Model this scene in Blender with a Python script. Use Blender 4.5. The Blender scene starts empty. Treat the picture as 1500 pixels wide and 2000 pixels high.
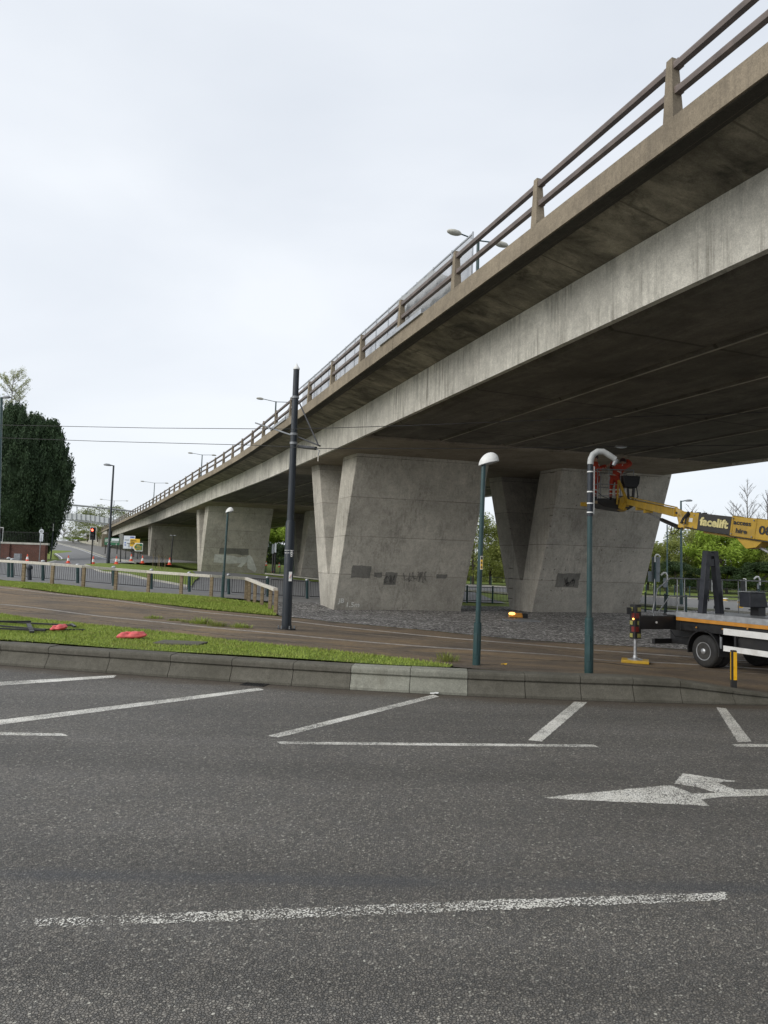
import bpy, math, random
import numpy as np
from mathutils import Vector, Matrix
random.seed(7); RNG = np.random.default_rng(7)
SC = bpy.context.scene; COL = SC.collection
HC = 2.3; F = 1400.0
_p = math.atan(108/1400.); _r = 0.033
_R = Vector((1,0,0)); _F = Vector((0,math.cos(_p),math.sin(_p))); _U = Vector((0,-math.sin(_p),math.cos(_p)))
CR = _R*math.cos(_r)+_U*math.sin(_r); CU = _U*math.cos(_r)-_R*math.sin(_r); CF = _F
CAM = Vector((0,0,HC))
def ray(px,py): return CF + CR*((px-750)/F) + CU*((1000-py)/F)
def at(px,py,Y):
    d = ray(px,py); return CAM + d*(Y/d.y)
def gp(px,py,z=0.0):
    d = ray(px,py); return CAM + d*((z-HC)/d.z)
# ---------------------------------------------------------------- terrain height
GP = np.array([(-30,22,.5),(-20,18,.45),(-8,16,.42),(-2,14.5,.42),(2,14,.42),(4.5,14,.38),(6,14,.22),(8,14,.08),(10,14,.03),(20,14,.03),
 (8,18,.04),(6.6,18.4,.05),(9.5,19,.05),(7.5,15.6,.07),(9,14.5,.05),(12,17,.03),(25,20,.08),(4.5,17,.25),(-15,27,.5),(-5,20,.38),(2,18.5,.27),(-4.4,29,.25),(5,25,.12),(0,25,.2),
 (-2.2,33.5,.06),(5,34,.12),(14,36,.22),(-10,36,.58),(-18,39,.85),(-30,39,1.0),(-3,40,.25),(-11,44,.5),(-23,44,.95),
 (-20,55,1.1),(-27,65,1.6),(-40,82,1.5),(-29,75,1.65),(-50,90,1.6),(-19.7,74,1.25),(-12,58,.7),(-38,115,2.0),(-60,84,1.5),(-48,105,1.9),
 (10,50,.25),(20,70,.3),(0,60,.4),(5,90,.35),(30,100,.4),(60,150,.5),(-10,100,1.0),(60,60,.3),(40,40,.2),(40,20,.1),(-45,40,1.0),(-70,60,1.3),
 (-42,105,2.0),(-45,105,2.0),(-63,150,3.6),(-100,220,5.9),(-130,290,7.5),(-90,150,3.6),(-130,220,6),(-45,150,2.6),(-60,220,4),(0,200,1),(80,250,1)])
def gz(x,y):
    x = np.asarray(x,float); y = np.asarray(y,float)
    d2 = (x[...,None]-GP[:,0])**2+(y[...,None]-GP[:,1])**2
    w = 1/(d2+1.2)**1.7
    return (w*GP[:,2]).sum(-1)/w.sum(-1)
def G(x,y): return float(gz(np.array([x]),np.array([y]))[0])
def gg(px,py,y0=13.0,y1=320.0):
    d = ray(px,py); prev=None
    t = y0/d.y
    while t*d.y < y1:
        P = CAM+d*t
        if P.z <= G(P.x,P.y): return Vector((P.x,P.y,G(P.x,P.y)))
        t *= 1.01
    P = CAM+d*t; return P
KX = np.array([-60,-30,-20,-14,-8.2,-1.9,1.53,5.6,7.2,10,14,20,30,60]); KY=np.array([34,24,19.6,17.2,15.26,13.85,13.3,13.3,13.4,13.8,14.6,16,19,28.])
def ky(x):
    # smoothed kerb line
    xs = np.asarray(x,float); o=0
    for k in (-2,-1,0,1,2): o = o+np.interp(xs+k*.9,KX,KY)
    return o/5
# ---------------------------------------------------------------- mesh builder
def tag(o,label=None,cat=None,group=None,kind=None):
    if label: o['label']=label
    if cat: o['category']=cat
    if group: o['group']=group
    if kind: o['kind']=kind
    return o
def empty(name,loc,label,cat,group=None):
    o = bpy.data.objects.new(name,None); COL.objects.link(o); o.location=loc; o.empty_display_size=.2
    return tag(o,label,cat,group)
def wloc(o):
    v = Vector((0,0,0))
    while o is not None: v += o.location; o = o.parent
    return v
class MB:
    def __init__(s): s.v=[]; s.f=[]; s.m=[]; s.mi=0
    def add(s,vs,fs):
        n=len(s.v); s.v += [tuple(v) for v in vs]
        for f in fs: s.f.append(tuple(n+i for i in f)); s.m.append(s.mi)
        return s
    def box(s,c,sz,ax=None,taper=1.0):
        """c centre, sz full sizes, ax = 3 axes"""
        c=Vector(c); ax = ax or (Vector((1,0,0)),Vector((0,1,0)),Vector((0,0,1)))
        ax=[Vector(a).normalized() for a in ax]
        vs=[]
        for k in (-.5,.5):
            t = taper if k>0 else 1
            for i,j in ((-.5,-.5),(.5,-.5),(.5,.5),(-.5,.5)):
                vs.append(c+ax[0]*(i*sz[0]*t)+ax[1]*(j*sz[1]*t)+ax[2]*(k*sz[2]))
        return s.add(vs,[(0,3,2,1),(4,5,6,7),(0,1,5,4),(1,2,6,5),(2,3,7,6),(3,0,4,7)])
    def bar(s,a,b,w,h,up=(0,0,1)):
        a=Vector(a); b=Vector(b); d=b-a; L=d.length
        if L<1e-6: return s
        d/=L; up=Vector(up); side=d.cross(up)
        if side.length<1e-3: side=d.cross(Vector((1,0,0)))
        side.normalize(); u=side.cross(d)
        return s.box((a+b)/2,(L,w,h),(d,side,u))
    def tube(s,pts,r,n=10,cap=True):
        pts=[Vector(p) for p in pts]; N=len(pts)
        rs = r if isinstance(r,(list,tuple)) else [r]*N
        base=len(s.v); prev=None
        for i,p in enumerate(pts):
            if i==0: d=pts[1]-p
            elif i==N-1: d=p-pts[i-1]
            else: d=(pts[i+1]-pts[i]).normalized()+(pts[i]-pts[i-1]).normalized()
            if d.length<1e-9: d=Vector((0,0,1))
            d.normalize()
            if prev is None:
                a=Vector((1,0,0)) if abs(d.x)<.8 else Vector((0,1,0))
                u=(a-d*a.dot(d)).normalized()
            else:
                u=prev-d*prev.dot(d)
                u=u.normalized() if u.length>1e-6 else prev
            prev=u; w=d.cross(u)
            for k in range(n):
                t=2*math.pi*k/n; s.v.append(tuple(p+(u*math.cos(t)+w*math.sin(t))*rs[i]))
        for i in range(N-1):
            for k in range(n):
                a=base+i*n+k; b=base+i*n+(k+1)%n
                s.f.append((a,b,b+n,a+n)); s.m.append(s.mi)
        if cap:
            s.f.append(tuple(base+k for k in range(n))[::-1]); s.m.append(s.mi)
            s.f.append(tuple(base+(N-1)*n+k for k in range(n))); s.m.append(s.mi)
        return s
    def lathe(s,c,prof,n=16,ax=None):
        """prof list of (r,h) along axis"""
        c=Vector(c); ax=Vector(ax or (0,0,1)).normalized()
        a=Vector((1,0,0)) if abs(ax.x)<.8 else Vector((0,1,0))
        u=(a-ax*a.dot(ax)).normalized(); w=ax.cross(u); base=len(s.v)
        for r,h in prof:
            for k in range(n):
                t=2*math.pi*k/n; s.v.append(tuple(c+ax*h+(u*math.cos(t)+w*math.sin(t))*max(r,1e-4)))
        for i in range(len(prof)-1):
            for k in range(n):
                a=base+i*n+k; b=base+i*n+(k+1)%n
                s.f.append((a,b,b+n,a+n)); s.m.append(s.mi)
        s.f.append(tuple(base+k for k in range(n))[::-1]); s.m.append(s.mi)
        s.f.append(tuple(base+(len(prof)-1)*n+k for k in range(n))); s.m.append(s.mi)
        return s
    def prism(s,poly,d):
        """poly list of 3D points, extruded by vector d"""
        n=len(poly); d=Vector(d); vs=[Vector(p) for p in poly]+[Vector(p)+d for p in poly]
        return s.add(vs,[tuple(range(n))[::-1],tuple(range(n,2*n))]+[(i,(i+1)%n,n+(i+1)%n,n+i) for i in range(n)])
    def sphere(s,c,r,sc=(1,1,1),n=12,m=8):
        c=Vector(c); base=len(s.v)
        for i in range(m+1):
            ph=math.pi*i/m
            for k in range(n):
                t=2*math.pi*k/n
                s.v.append((c.x+r*sc[0]*math.sin(ph)*math.cos(t)*1.0001+1e-5*math.cos(t),c.y+r*sc[1]*math.sin(ph)*math.sin(t)+1e-5*math.sin(t),c.z+r*sc[2]*math.cos(ph)))
        for i in range(m):
            for k in range(n):
                a=base+i*n+k; b=base+i*n+(k+1)%n
                s.f.append((a,a+n,b+n,b)); s.m.append(s.mi)
        return s
    def build(s,name,mats,parent=None,smooth=False,bevel=0,fixn=True):
        me=bpy.data.meshes.new(name); off=wloc(parent) if parent else Vector((0,0,0))
        V=np.array(s.v,dtype=float)-np.array(off)
        me.from_pydata(V.tolist(),[],s.f)
        mats = mats if isinstance(mats,(list,tuple)) else [mats]
        for m in mats: me.materials.append(m)
        if len(mats)>1: me.polygons.foreach_set('material_index',s.m)
        if fixn:
            import bmesh
            bm=bmesh.new(); bm.from_mesh(me); bmesh.ops.recalc_face_normals(bm,faces=bm.faces); bm.to_mesh(me); bm.free()
        if smooth:
            me.polygons.foreach_set('use_smooth',[True]*len(me.polygons))
            try: me.set_sharp_from_angle(angle=math.radians(40))
            except Exception: pass
        me.update()
        o=bpy.data.objects.new(name,me); COL.objects.link(o)
        if parent: o.parent=parent
        if bevel:
            b=o.modifiers.new('bevel','BEVEL'); b.width=bevel; b.segments=2; b.limit_method='ANGLE'; b.angle_limit=math.radians(40)
        return o
def kids(o): return [c for c in bpy.data.objects if c.parent==o]
def copy_tree(o,parent=None):
    c=o.copy(); COL.objects.link(c); c.parent=parent
    for ch in CH.get(o.name) or kids(o): copy_tree(ch,c)
    return c
CH={}
def textmesh(txt,size,bold=0.0,depth=.004):
    cu=bpy.data.curves.new('lettering','FONT'); cu.body=txt; cu.size=size; cu.offset=bold; cu.extrude=depth; cu.align_x='LEFT'; cu.resolution_u=3
    o=bpy.data.objects.new('lettering',cu); COL.objects.link(o)
    bpy.context.view_layer.update()
    dg=bpy.context.evaluated_depsgraph_get(); me=o.evaluated_get(dg).to_mesh()
    vs=[v.co.copy() for v in me.vertices]; fs=[tuple(p.vertices) for p in me.polygons]
    o.evaluated_get(dg).to_mesh_clear(); bpy.data.objects.remove(o); bpy.data.curves.remove(cu)
    return vs,fs
def text(mb,txt,o,right,up,size,width=None,bold=0.0,depth=.004):
    vs,fs=textmesh(txt,size,bold,depth); o=Vector(o); right=Vector(right).normalized(); up=Vector(up).normalized(); n=right.cross(up)
    mx=max(v.x for v in vs); mn=min(v.x for v in vs); k=(width/(mx-mn)) if width else 1
    mb.add([o+right*((v.x-mn)*k)+up*v.y+n*v.z for v in vs],fs)
# ---------------------------------------------------------------- materials
class NT:
    def __init__(s,name):
        s.m=bpy.data.materials.new(name); s.m.use_nodes=True; s.t=s.m.node_tree; s.t.nodes.clear()
        s.out=s.t.nodes.new('ShaderNodeOutputMaterial'); s.b=s.t.nodes.new('ShaderNodeBsdfPrincipled')
        s.t.links.new(s.b.outputs[0],s.out.inputs[0])
        g=s.t.nodes.new('ShaderNodeNewGeometry'); s.pos=g.outputs['Position']; s.nrm=g.outputs['Normal']
    def n(s,t,**k):
        o=s.t.nodes.new(t)
        for a,b in k.items(): setattr(o,a,b)
        return o
    def l(s,a,b): s.t.links.new(a,b)
    def scale(s,v,src=None):
        o=s.n('ShaderNodeVectorMath',operation='MULTIPLY'); s.l(src or s.pos,o.inputs[0]); o.inputs[1].default_value=v; return o.outputs[0]
    def noise(s,sc,det=4,rough=.55,vec=None,dist=0):
        o=s.n('ShaderNodeTexNoise'); s.l(vec or s.pos,o.inputs['Vector']); o.inputs['Scale'].default_value=sc
        o.inputs['Detail'].default_value=det; o.inputs['Roughness'].default_value=rough; o.inputs['Distortion'].default_value=dist
        return o.outputs['Fac']
    def vor(s,sc,feature='F1',out='Distance',vec=None):
        o=s.n('ShaderNodeTexVoronoi',feature=feature); s.l(vec or s.pos,o.inputs['Vector']); o.inputs['Scale'].default_value=sc
        return o.outputs[out]
    def ramp(s,fac,stops):
        o=s.n('ShaderNodeValToRGB'); e=o.color_ramp.elements
        while len(e)<len(stops): e.new(.5)
        for i,(p,c) in enumerate(stops):
            e[i].position=p; e[i].color=(c[0],c[1],c[2],1) if isinstance(c,(tuple,list)) else (c,c,c,1)
        s.l(fac,o.inputs[0]); return o.outputs[0]
    def mix(s,fac,a,b,mode='MIX'):
        o=s.n('ShaderNodeMix',data_type='RGBA',blend_type=mode)
        for inp,v in ((0,fac),(6,a),(7,b)):
            if isinstance(v,(int,float)): o.inputs[inp].default_value = v if inp==0 else (v,v,v,1)
            elif isinstance(v,(tuple,list)): o.inputs[inp].default_value=(v[0],v[1],v[2],1)
            else: s.l(v,o.inputs[inp])
        return o.outputs[2]
    def math(s,op,a,b=None,c=None):
        o=s.n('ShaderNodeMath',operation=op)
        for i,v in enumerate((a,b,c)):
            if v is None: continue
            if isinstance(v,(int,float)): o.inputs[i].default_value=v
            else: s.l(v,o.inputs[i])
        return o.outputs[0]
    def sep(s,src=None):
        o=s.n('ShaderNodeSeparateXYZ'); s.l(src or s.pos,o.inputs[0]); return o.outputs
    def bump(s,h,st=.3,dist=.01):
        o=s.n('ShaderNodeBump'); o.inputs['Strength'].default_value=st; o.inputs['Distance'].default_value=dist
        s.l(h,o.inputs['Height']); s.l(o.outputs[0],s.b.inputs['Normal'])
    def done(s,col=None,rough=.8,metal=0,spec=.5):
        if col is not None:
            if isinstance(col,(tuple,list)): s.b.inputs['Base Color'].default_value=(col[0],col[1],col[2],1)
            else: s.l(col,s.b.inputs['Base Color'])
        if isinstance(rough,(int,float)): s.b.inputs['Roughness'].default_value=rough
        else: s.l(rough,s.b.inputs['Roughness'])
        s.b.inputs['Metallic'].default_value=metal
        s.b.inputs['Specular IOR Level'].default_value=spec
        return s.m
def simple(name,c,rough=.5,metal=0,var=.25,sc=6,bump=0,spec=.5,dirt=None):
    t=NT(name); n=t.noise(sc,5); lo=tuple(x*(1-var) for x in c); hi=tuple(min(1,x*(1+var)) for x in c)
    col=t.ramp(n,[(.3,lo),(.7,hi)])
    if dirt:
        d=t.noise(1.7,6,.65); col=t.mix(t.ramp(d,[(.5,0),(.68,.55)]),col,dirt)
    if bump: t.bump(t.noise(sc*8,3),bump,.01)
    r=t.ramp(t.noise(sc*2,3),[(.3,max(.05,rough-.1)),(.7,min(1,rough+.12))])
    return t.done(col,r,metal,spec)
def emis(name,c,st):
    t=NT(name); t.b.inputs['Emission Color'].default_value=(*c,1); t.b.inputs['Emission Strength'].default_value=st
    return t.done(c,.4)
def concrete(name,c,stain=(.05,.045,.035),dirn=None,dk=.5,streak=.5,pour=0,holes=False,patch=.35,lines=0,var=.2):
    t=NT(name)
    big=t.noise(.35,6,.6); mid=t.noise(2.2,6,.62); fine=t.noise(45,4,.6)
    col=t.ramp(big,[(.3,tuple(x*(1-var) for x in c)),(.7,tuple(x*(1+var) for x in c))])
    col=t.mix(.65,col,t.ramp(mid,[(.25,.72),(.75,1.28)]),'MULTIPLY')
    col=t.mix(.7,col,t.ramp(fine,[(.3,.7),(.7,1.3)]),'MULTIPLY'); col=t.mix(.6,col,t.ramp(t.noise(11,5,.7),[(.3,.75),(.7,1.25)]),'MULTIPLY')
    h=fine
    if streak:
        sv=t.scale((9,9,.35)); s1=t.noise(1.0,7,.72,sv); s2=t.noise(.9,3,.5,t.scale((1,1,.6)))
        f=t.math('MULTIPLY',t.ramp(s1,[(.46,0),(.62,1)]),t.ramp(s2,[(.38,0),(.62,1)]))
        col=t.mix(t.math('MULTIPLY',f,streak),col,stain)
        s3=t.noise(2.3,5,.7,t.scale((9,9,.5)))
        col=t.mix(t.math('MULTIPLY',t.ramp(s3,[(.55,0),(.7,1)]),streak*.5),col,tuple(min(1,x*1.5) for x in c))
    if patch:
        p=t.noise(.8,7,.7,dist=.6)
        col=t.mix(t.math('MULTIPLY',t.ramp(p,[(.52,0),(.66,1)]),patch),col,stain)
    if dirn:
        o1=t.n('ShaderNodeVectorMath',operation='DOT_PRODUCT'); t.l(t.pos,o1.inputs[0]); o1.inputs[1].default_value=(-.36,.933,0)
        o2=t.n('ShaderNodeVectorMath',operation='DOT_PRODUCT'); t.l(t.pos,o2.inputs[0]); o2.inputs[1].default_value=(.933,.36,0)
        cc=t.n('ShaderNodeCombineXYZ'); a1,a2=dirn; t.l(t.math('MULTIPLY',o1.outputs['Value'],a1),cc.inputs[0]); t.l(t.math('MULTIPLY',o2.outputs['Value'],a2),cc.inputs[1])
        q1=t.noise(1,8,.72,cc.outputs[0],.5); col=t.mix(t.math('MULTIPLY',t.ramp(q1,[(.42,1),(.6,0)]),dk),col,stain); col=t.mix(t.math('MULTIPLY',t.ramp(q1,[(.56,0),(.72,1)]),dk*.7),col,tuple(x*1.7 for x in c))
    z=t.sep()[2]
    if pour:
        zz=t.math('ADD',t.math('ADD',z,-.05),t.math('MULTIPLY',t.noise(3,3),.02))
        fr=t.math('FRACT',t.math('DIVIDE',zz,pour))
        ln=t.ramp(fr,[(0,1),(.012,1),(.022,0)])
        col=t.mix(t.math('MULTIPLY',t.math('MULTIPLY',ln,.75),t.ramp(t.noise(.8,3),[(.35,.2),(.6,1)])),col,stain)
        # tone change per lift
        st=t.math('FRACT',t.math('MULTIPLY',t.math('FLOOR',t.math('DIVIDE',zz,pour)),.618))
        col=t.mix(.35,col,t.ramp(st,[(0,.8),(1,1.2)]),'MULTIPLY')
    if lines:
        # board-mark lines across a soffit, along a fixed direction
        o=t.n('ShaderNodeVectorMath',operation='DOT_PRODUCT'); t.l(t.pos,o.inputs[0]); o.inputs[1].default_value=(-.347,.938,0)
        fr=t.math('FRACT',t.math('DIVIDE',t.math('ADD',o.outputs['Value'],t.math('MULTIPLY',t.noise(1.5,3),.05)),lines))
        ln=t.ramp(fr,[(0,1),(.012,1),(.02,0)])
        col=t.mix(t.math('MULTIPLY',ln,.7),col,tuple(x*.35 for x in c))
    if holes:
        o=t.n('ShaderNodeVectorMath',operation='DOT_PRODUCT'); t.l(t.pos,o.inputs[0]); o.inputs[1].default_value=(.97,.24,0)
        a=t.math('SUBTRACT',t.math('FRACT',t.math('DIVIDE',o.outputs['Value'],.62)),.5)
        b=t.math('SUBTRACT',t.math('FRACT',t.math('DIVIDE',z,.55)),.5)
        d=t.math('SQRT',t.math('ADD',t.math('MULTIPLY',a,a),t.math('MULTIPLY',b,b)))
        f=t.math('MULTIPLY',t.ramp(d,[(0,1),(.05,1),(.075,0)]),t.ramp(t.noise(.9,3),[(.45,0),(.55,1)]))
        col=t.mix(t.math('MULTIPLY',f,.7),col,stain)
    t.bump(t.math('ADD',fine,t.math('MULTIPLY',mid,1.5)),.25,.012)
    return t.done(col,.88,0,.25)
M={}
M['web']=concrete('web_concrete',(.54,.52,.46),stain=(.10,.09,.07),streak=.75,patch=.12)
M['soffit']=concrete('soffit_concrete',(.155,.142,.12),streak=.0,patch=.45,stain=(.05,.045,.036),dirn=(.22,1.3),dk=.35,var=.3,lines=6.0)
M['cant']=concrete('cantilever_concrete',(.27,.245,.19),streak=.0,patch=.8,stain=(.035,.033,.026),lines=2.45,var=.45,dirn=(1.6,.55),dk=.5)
M['undershade']=concrete('painted_underside_shade',(.06,.055,.045),streak=0,patch=.4,stain=(.02,.02,.018))  # dark tone stands for the shade under the edge beam
M['beam']=concrete('beam_concrete',(.245,.205,.15),streak=.25,patch=.2,stain=(.07,.06,.05))
M['pier']=concrete('pier_concrete',(.43,.405,.35),streak=.4,pour=1.85,patch=.15,stain=(.10,.092,.078))
M['pierh']=concrete('pier_concrete_holed',(.44,.415,.365),streak=.35,pour=1.85,holes=True,patch=.12,stain=(.10,.092,.078))
M['pale']=concrete('pale_concrete',(.42,.41,.36),streak=.2,patch=.15)
M['kerb']=concrete('kerb_concrete',(.115,.108,.088),streak=.35,patch=.55,stain=(.07,.066,.05))
M['kerbl']=concrete('new_kerb_concrete',(.24,.24,.20),streak=.3,patch=.35,stain=(.14,.13,.10))
M['brown_metal']=simple('brown_rail_paint',(.145,.115,.10),.5,0,.3,4)
M['teal']=simple('teal_paint',(.016,.05,.052),.35,0,.25,3,dirt=(.06,.08,.07))
M['darkblue']=simple('dark_blue_paint',(.014,.020,.028),.48,0,.2,3)
M['black']=simple('black_paint',(.012,.012,.013),.45,0,.3,5,dirt=(.03,.028,.024))
M['rubber']=simple('rubber',(.018,.018,.018),.8,0,.3,9,bump=.2,dirt=(.05,.045,.035))
M['white']=simple('white_paint',(.72,.72,.70),.4,0,.08,5,dirt=(.45,.43,.38))
M['galv']=simple('galvanised_steel',(.42,.43,.44),.42,.7,.2,8)
M['gsteel']=simple('grey_steel',(.22,.23,.24),.5,.3,.25,8)
M['yellow']=simple('yellow_paint',(.47,.29,.022),.42,0,.16,4,dirt=(.22,.14,.035))
M['orange']=simple('orange_stripe',(.50,.22,.03),.45,0,.15,5)
M['red']=simple('red_plastic',(.62,.05,.04),.45,0,.15,5)
M['conered']=simple('cone_red',(.75,.09,.035),.5,0,.12,5)
M['sandbag']=simple('red_sandbag_plastic',(.62,.10,.10),.5,0,.25,9,bump=.5)
M['hivis']=simple('hi_vis_orange',(.40,.045,.02),.8,0,.2,12,bump=.3)
M['reflect']=simple('reflective_tape',(.62,.60,.54),.4,0,.1,12)
M['skin']=simple('skin',(.42,.24,.17),.55,0,.1,20)
M['hair']=simple('helmet_dark',(.03,.03,.035),.5)
M['wood']=None
M['green_sign']=simple('green_sign_sheet',(.01,.12,.05),.4,0,.1,3)
M['yellow_sign']=simple('yellow_sign_sheet',(.72,.42,.02),.45,0,.08,3)
M['sign_white']=simple('white_sign_sheet',(.62,.66,.70),.45,0,.05,3)
M['sign_back']=simple('sign_back_grey',(.26,.29,.31),.5,.2,.15,3)
M['brick']=None
M['lens']=simple('lamp_glass',(.30,.31,.32),.2,0,.1,3)
M['lightoff']=emis('red_signal_lens',(1,.08,.04),7)
M['amber']=emis('amber_lamp_lens',(1,.45,.1),3)
M['barrier']=simple('barrier_grey',(.24,.25,.26),.5)
def m_wood():
    t=NT('weathered_timber'); a=t.noise(3,6,.6,t.scale((1,1,5))); col=t.ramp(a,[(.3,(.17,.125,.075)),(.7,(.34,.27,.18))]); t.bump(t.noise(30,3),.3,.01); return t.done(col,.85,0,.2)
M['wood']=m_wood()
def m_woodtop():
    t=NT('bleached_timber'); a=t.noise(3,6,.6,t.scale((5,1,5))); col=t.ramp(a,[(.3,(.46,.43,.37)),(.7,(.66,.62,.55))]); return t.done(col,.85,0,.2)
M['woodtop']=m_woodtop()
def m_brick():
    t=NT('red_brick'); b=t.n('ShaderNodeTexBrick'); 
    o=t.n('ShaderNodeCombineXYZ'); s=t.sep(); t.l(t.math('ADD',s[0],s[1]),o.inputs[0]); t.l(s[2],o.inputs[1]); t.l(o.outputs[0],b.inputs['Vector'])
    b.inputs['Scale'].default_value=1; b.inputs['Brick Width'].default_value=.22; b.inputs['Row Height'].default_value=.075; b.inputs['Mortar Size'].default_value=.008
    b.inputs['Color1'].default_value=(.125,.045,.033,1); b.inputs['Color2'].default_value=(.08,.034,.027,1); b.inputs['Mortar'].default_value=(.16,.13,.11,1)
    col=t.mix(.6,b.outputs['Color'],t.ramp(t.noise(.6,6,.7),[(.3,.55),(.7,1.3)]),'MULTIPLY'); return t.done(col,.9,0,.2)
M['brick']=m_brick()
BANDY=gp(800,1722,0).y+gp(800,1722,0).x*-.03
def m_asphalt(name,base=.115,far=False,tint=(1,.94,.86)):
    t=NT(name)
    wv=t.n('ShaderNodeVectorMath',operation='ADD'); nz=t.n('ShaderNodeTexNoise'); nz.inputs['Scale'].default_value=45; nz.inputs['Detail'].default_value=2; t.l(t.pos,nz.inputs['Vector']); t.l(t.pos,wv.inputs[0]); sc_=t.n('ShaderNodeVectorMath',operation='SCALE'); t.l(nz.outputs['Color'],sc_.inputs[0]); sc_.inputs['Scale'].default_value=.018; t.l(sc_.outputs[0],wv.inputs[1])
    c=t.vor(58,'F1','Color',wv.outputs[0]); e=t.vor(58,'DISTANCE_TO_EDGE','Distance',wv.outputs[0])
    bw=t.n('ShaderNodeRGBToBW'); t.l(c,bw.inputs[0]); v=bw.outputs[0]
    k=base
    col=t.ramp(v,[(0,(k*.55,k*.54,k*.51)),(.45,(k*.92*tint[0],k*.92*tint[1],k*.9*tint[2])),(.72,(k*1.25*tint[0],k*1.22*tint[1],k*1.15*tint[2])),(.84,(k*1.6,k*1.5,k*1.3)),(.97,(k*3.0,k*2.9,k*2.5))])
    col=t.mix(t.ramp(e,[(0,.5),(.06,.28),(.17,0)]),col,(k*.3,k*.29,k*.27))
    # binder-rich areas
    big=t.noise(.33,5,.6,t.scale((.5,1.6,1))); mid=t.noise(2.4,5,.65)
    col=t.mix(t.ramp(mid,[(.45,0),(.75,.45)]),col,(k*.8,k*.78,k*.75))
    col=t.mix(.8,col,t.ramp(big,[(.3,.78),(.7,1.2)]),'MULTIPLY')
    # wheel tracks run along x
    y=t.sep()[1]
    wt=t.n('ShaderNodeTexNoise'); wt.inputs['Scale'].default_value=1; t.l(t.scale((.03,1.0,1)),wt.inputs['Vector']); wt.inputs['Detail'].default_value=3
    col=t.mix(.7,col,t.ramp(wt.outputs['Fac'],[(.35,.84),(.65,1.13)]),'MULTIPLY')
    sp=t.vor(.55,'F1','Distance',t.scale((1,1.2,1))); col=t.mix(t.math('MULTIPLY',t.ramp(t.math('ADD',sp,t.math('MULTIPLY',t.noise(3.5,5),.25)),[(.18,.55),(.34,0)]),t.ramp(t.noise(.4,2),[(.45,0),(.6,1)])),col,(k*.5,k*.49,k*.48))
    # fine grit
    col=t.mix(.6,col,t.ramp(t.noise(260,3,.7),[(.25,.6),(.75,1.4)]),'MULTIPLY')
    # tar band beside the lane line, silt in the gutter
    band=t.math('ABSOLUTE',t.math('SUBTRACT',t.math('ADD',y,t.math('MULTIPLY',t.sep()[0],-.03)),BANDY))
    col=t.mix(t.math('MULTIPLY',t.ramp(t.math('ADD',band,t.math('MULTIPLY',t.noise(1.6,5),.10)),[(.08,.75),(.20,0)]),t.ramp(t.noise(.7,3),[(.35,.3),(.6,1)])),col,(k*.55,k*.56,k*.58))
    at_=t.n('ShaderNodeAttribute',attribute_name='kd'); kd=at_.outputs['Fac']; dn=t.noise(1.7,7,.7,t.scale((.6,1.4,1)))
    silt=t.math('SUBTRACT',t.math('MULTIPLY',dn,1.5),kd)
    col=t.mix(t.ramp(silt,[(.0,0),(.5,.75)]),col,(.125,.098,.068))
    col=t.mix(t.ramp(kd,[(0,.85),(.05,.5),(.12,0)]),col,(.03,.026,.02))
    # cracks and patches
    col=t.mix(t.math('MULTIPLY',t.ramp(t.noise(.9,8,.75,dist=1.2),[(.60,0),(.72,1)]),.35),col,(k*1.7,k*1.55,k*1.3))
    t.bump(t.math('ADD',t.math('MULTIPLY',t.ramp(e,[(0,0),(.18,1)]),1.0),t.math('MULTIPLY',v,1.3)),1.0,.011)
    return t.done(col,t.ramp(v,[(0,.75),(1,.55)]),0,.35)
M['asphalt']=m_asphalt('asphalt',.20)
M['asphalt_far']=simple('asphalt_far',(.16,.16,.16),.8,0,.15,2,bump=.2)
M['paving']=simple('footway_tarmac',(.17,.165,.155),.85,0,.2,3,bump=.2)
def m_mark():
    t=NT('worn_road_paint')
    n=t.noise(70,4,.65); big=t.noise(1.3,4,.6); v=t.vor(54,'DISTANCE_TO_EDGE','Distance')
    y=t.sep()[1]
    thr=t.math('ADD',t.math('MULTIPLY',big,.42),t.ramp(t.math('DIVIDE',y,10),[(.45,.10),(.62,-.05),(1,-.2)]))
    a=t.math('GREATER_THAN',t.math('ADD',n,t.math('MULTIPLY',v,.35)),t.math('ADD',thr,.30))
    tr=t.n('ShaderNodeBsdfTransparent'); mx=t.n('ShaderNodeMixShader'); t.l(a,mx.inputs[0]); t.l(tr.outputs[0],mx.inputs[1]); t.l(t.b.outputs[0],mx.inputs[2]); t.l(mx.outputs[0],t.out.inputs[0])
    col=t.ramp(t.noise(3,5,.6),[(.3,(.62,.60,.53)),(.7,(.80,.78,.72))])
    return t.done(col,.7)
M['mark']=m_mark()
def m_track():
    t=NT('muddy_track_bed')
    s=t.noise(.55,7,.68,t.scale((.6,1.2,1)),.8); f=t.noise(9,6,.7); g=t.noise(60,3,.6)
    col=t.ramp(s,[(.3,(.060,.052,.044)),(.44,(.13,.102,.074)),(.56,(.18,.133,.085)),(.66,(.235,.165,.092)),(.78,(.28,.215,.145))])
    col=t.mix(.8,col,t.ramp(f,[(.3,.7),(.7,1.3)]),'MULTIPLY')
    col=t.mix(.6,col,t.ramp(g,[(.3,.7),(.7,1.3)]),'MULTIPLY')
    v=t.vor(9,'F1','Distance'); col=t.mix(t.ramp(v,[(0,1),(.09,1),(.13,0)]),col,(.22,.17,.12))
    t.bump(t.math('ADD',f,g),.5,.03)
    return t.done(col,.85,0,.3)
M['track']=m_track()
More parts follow.
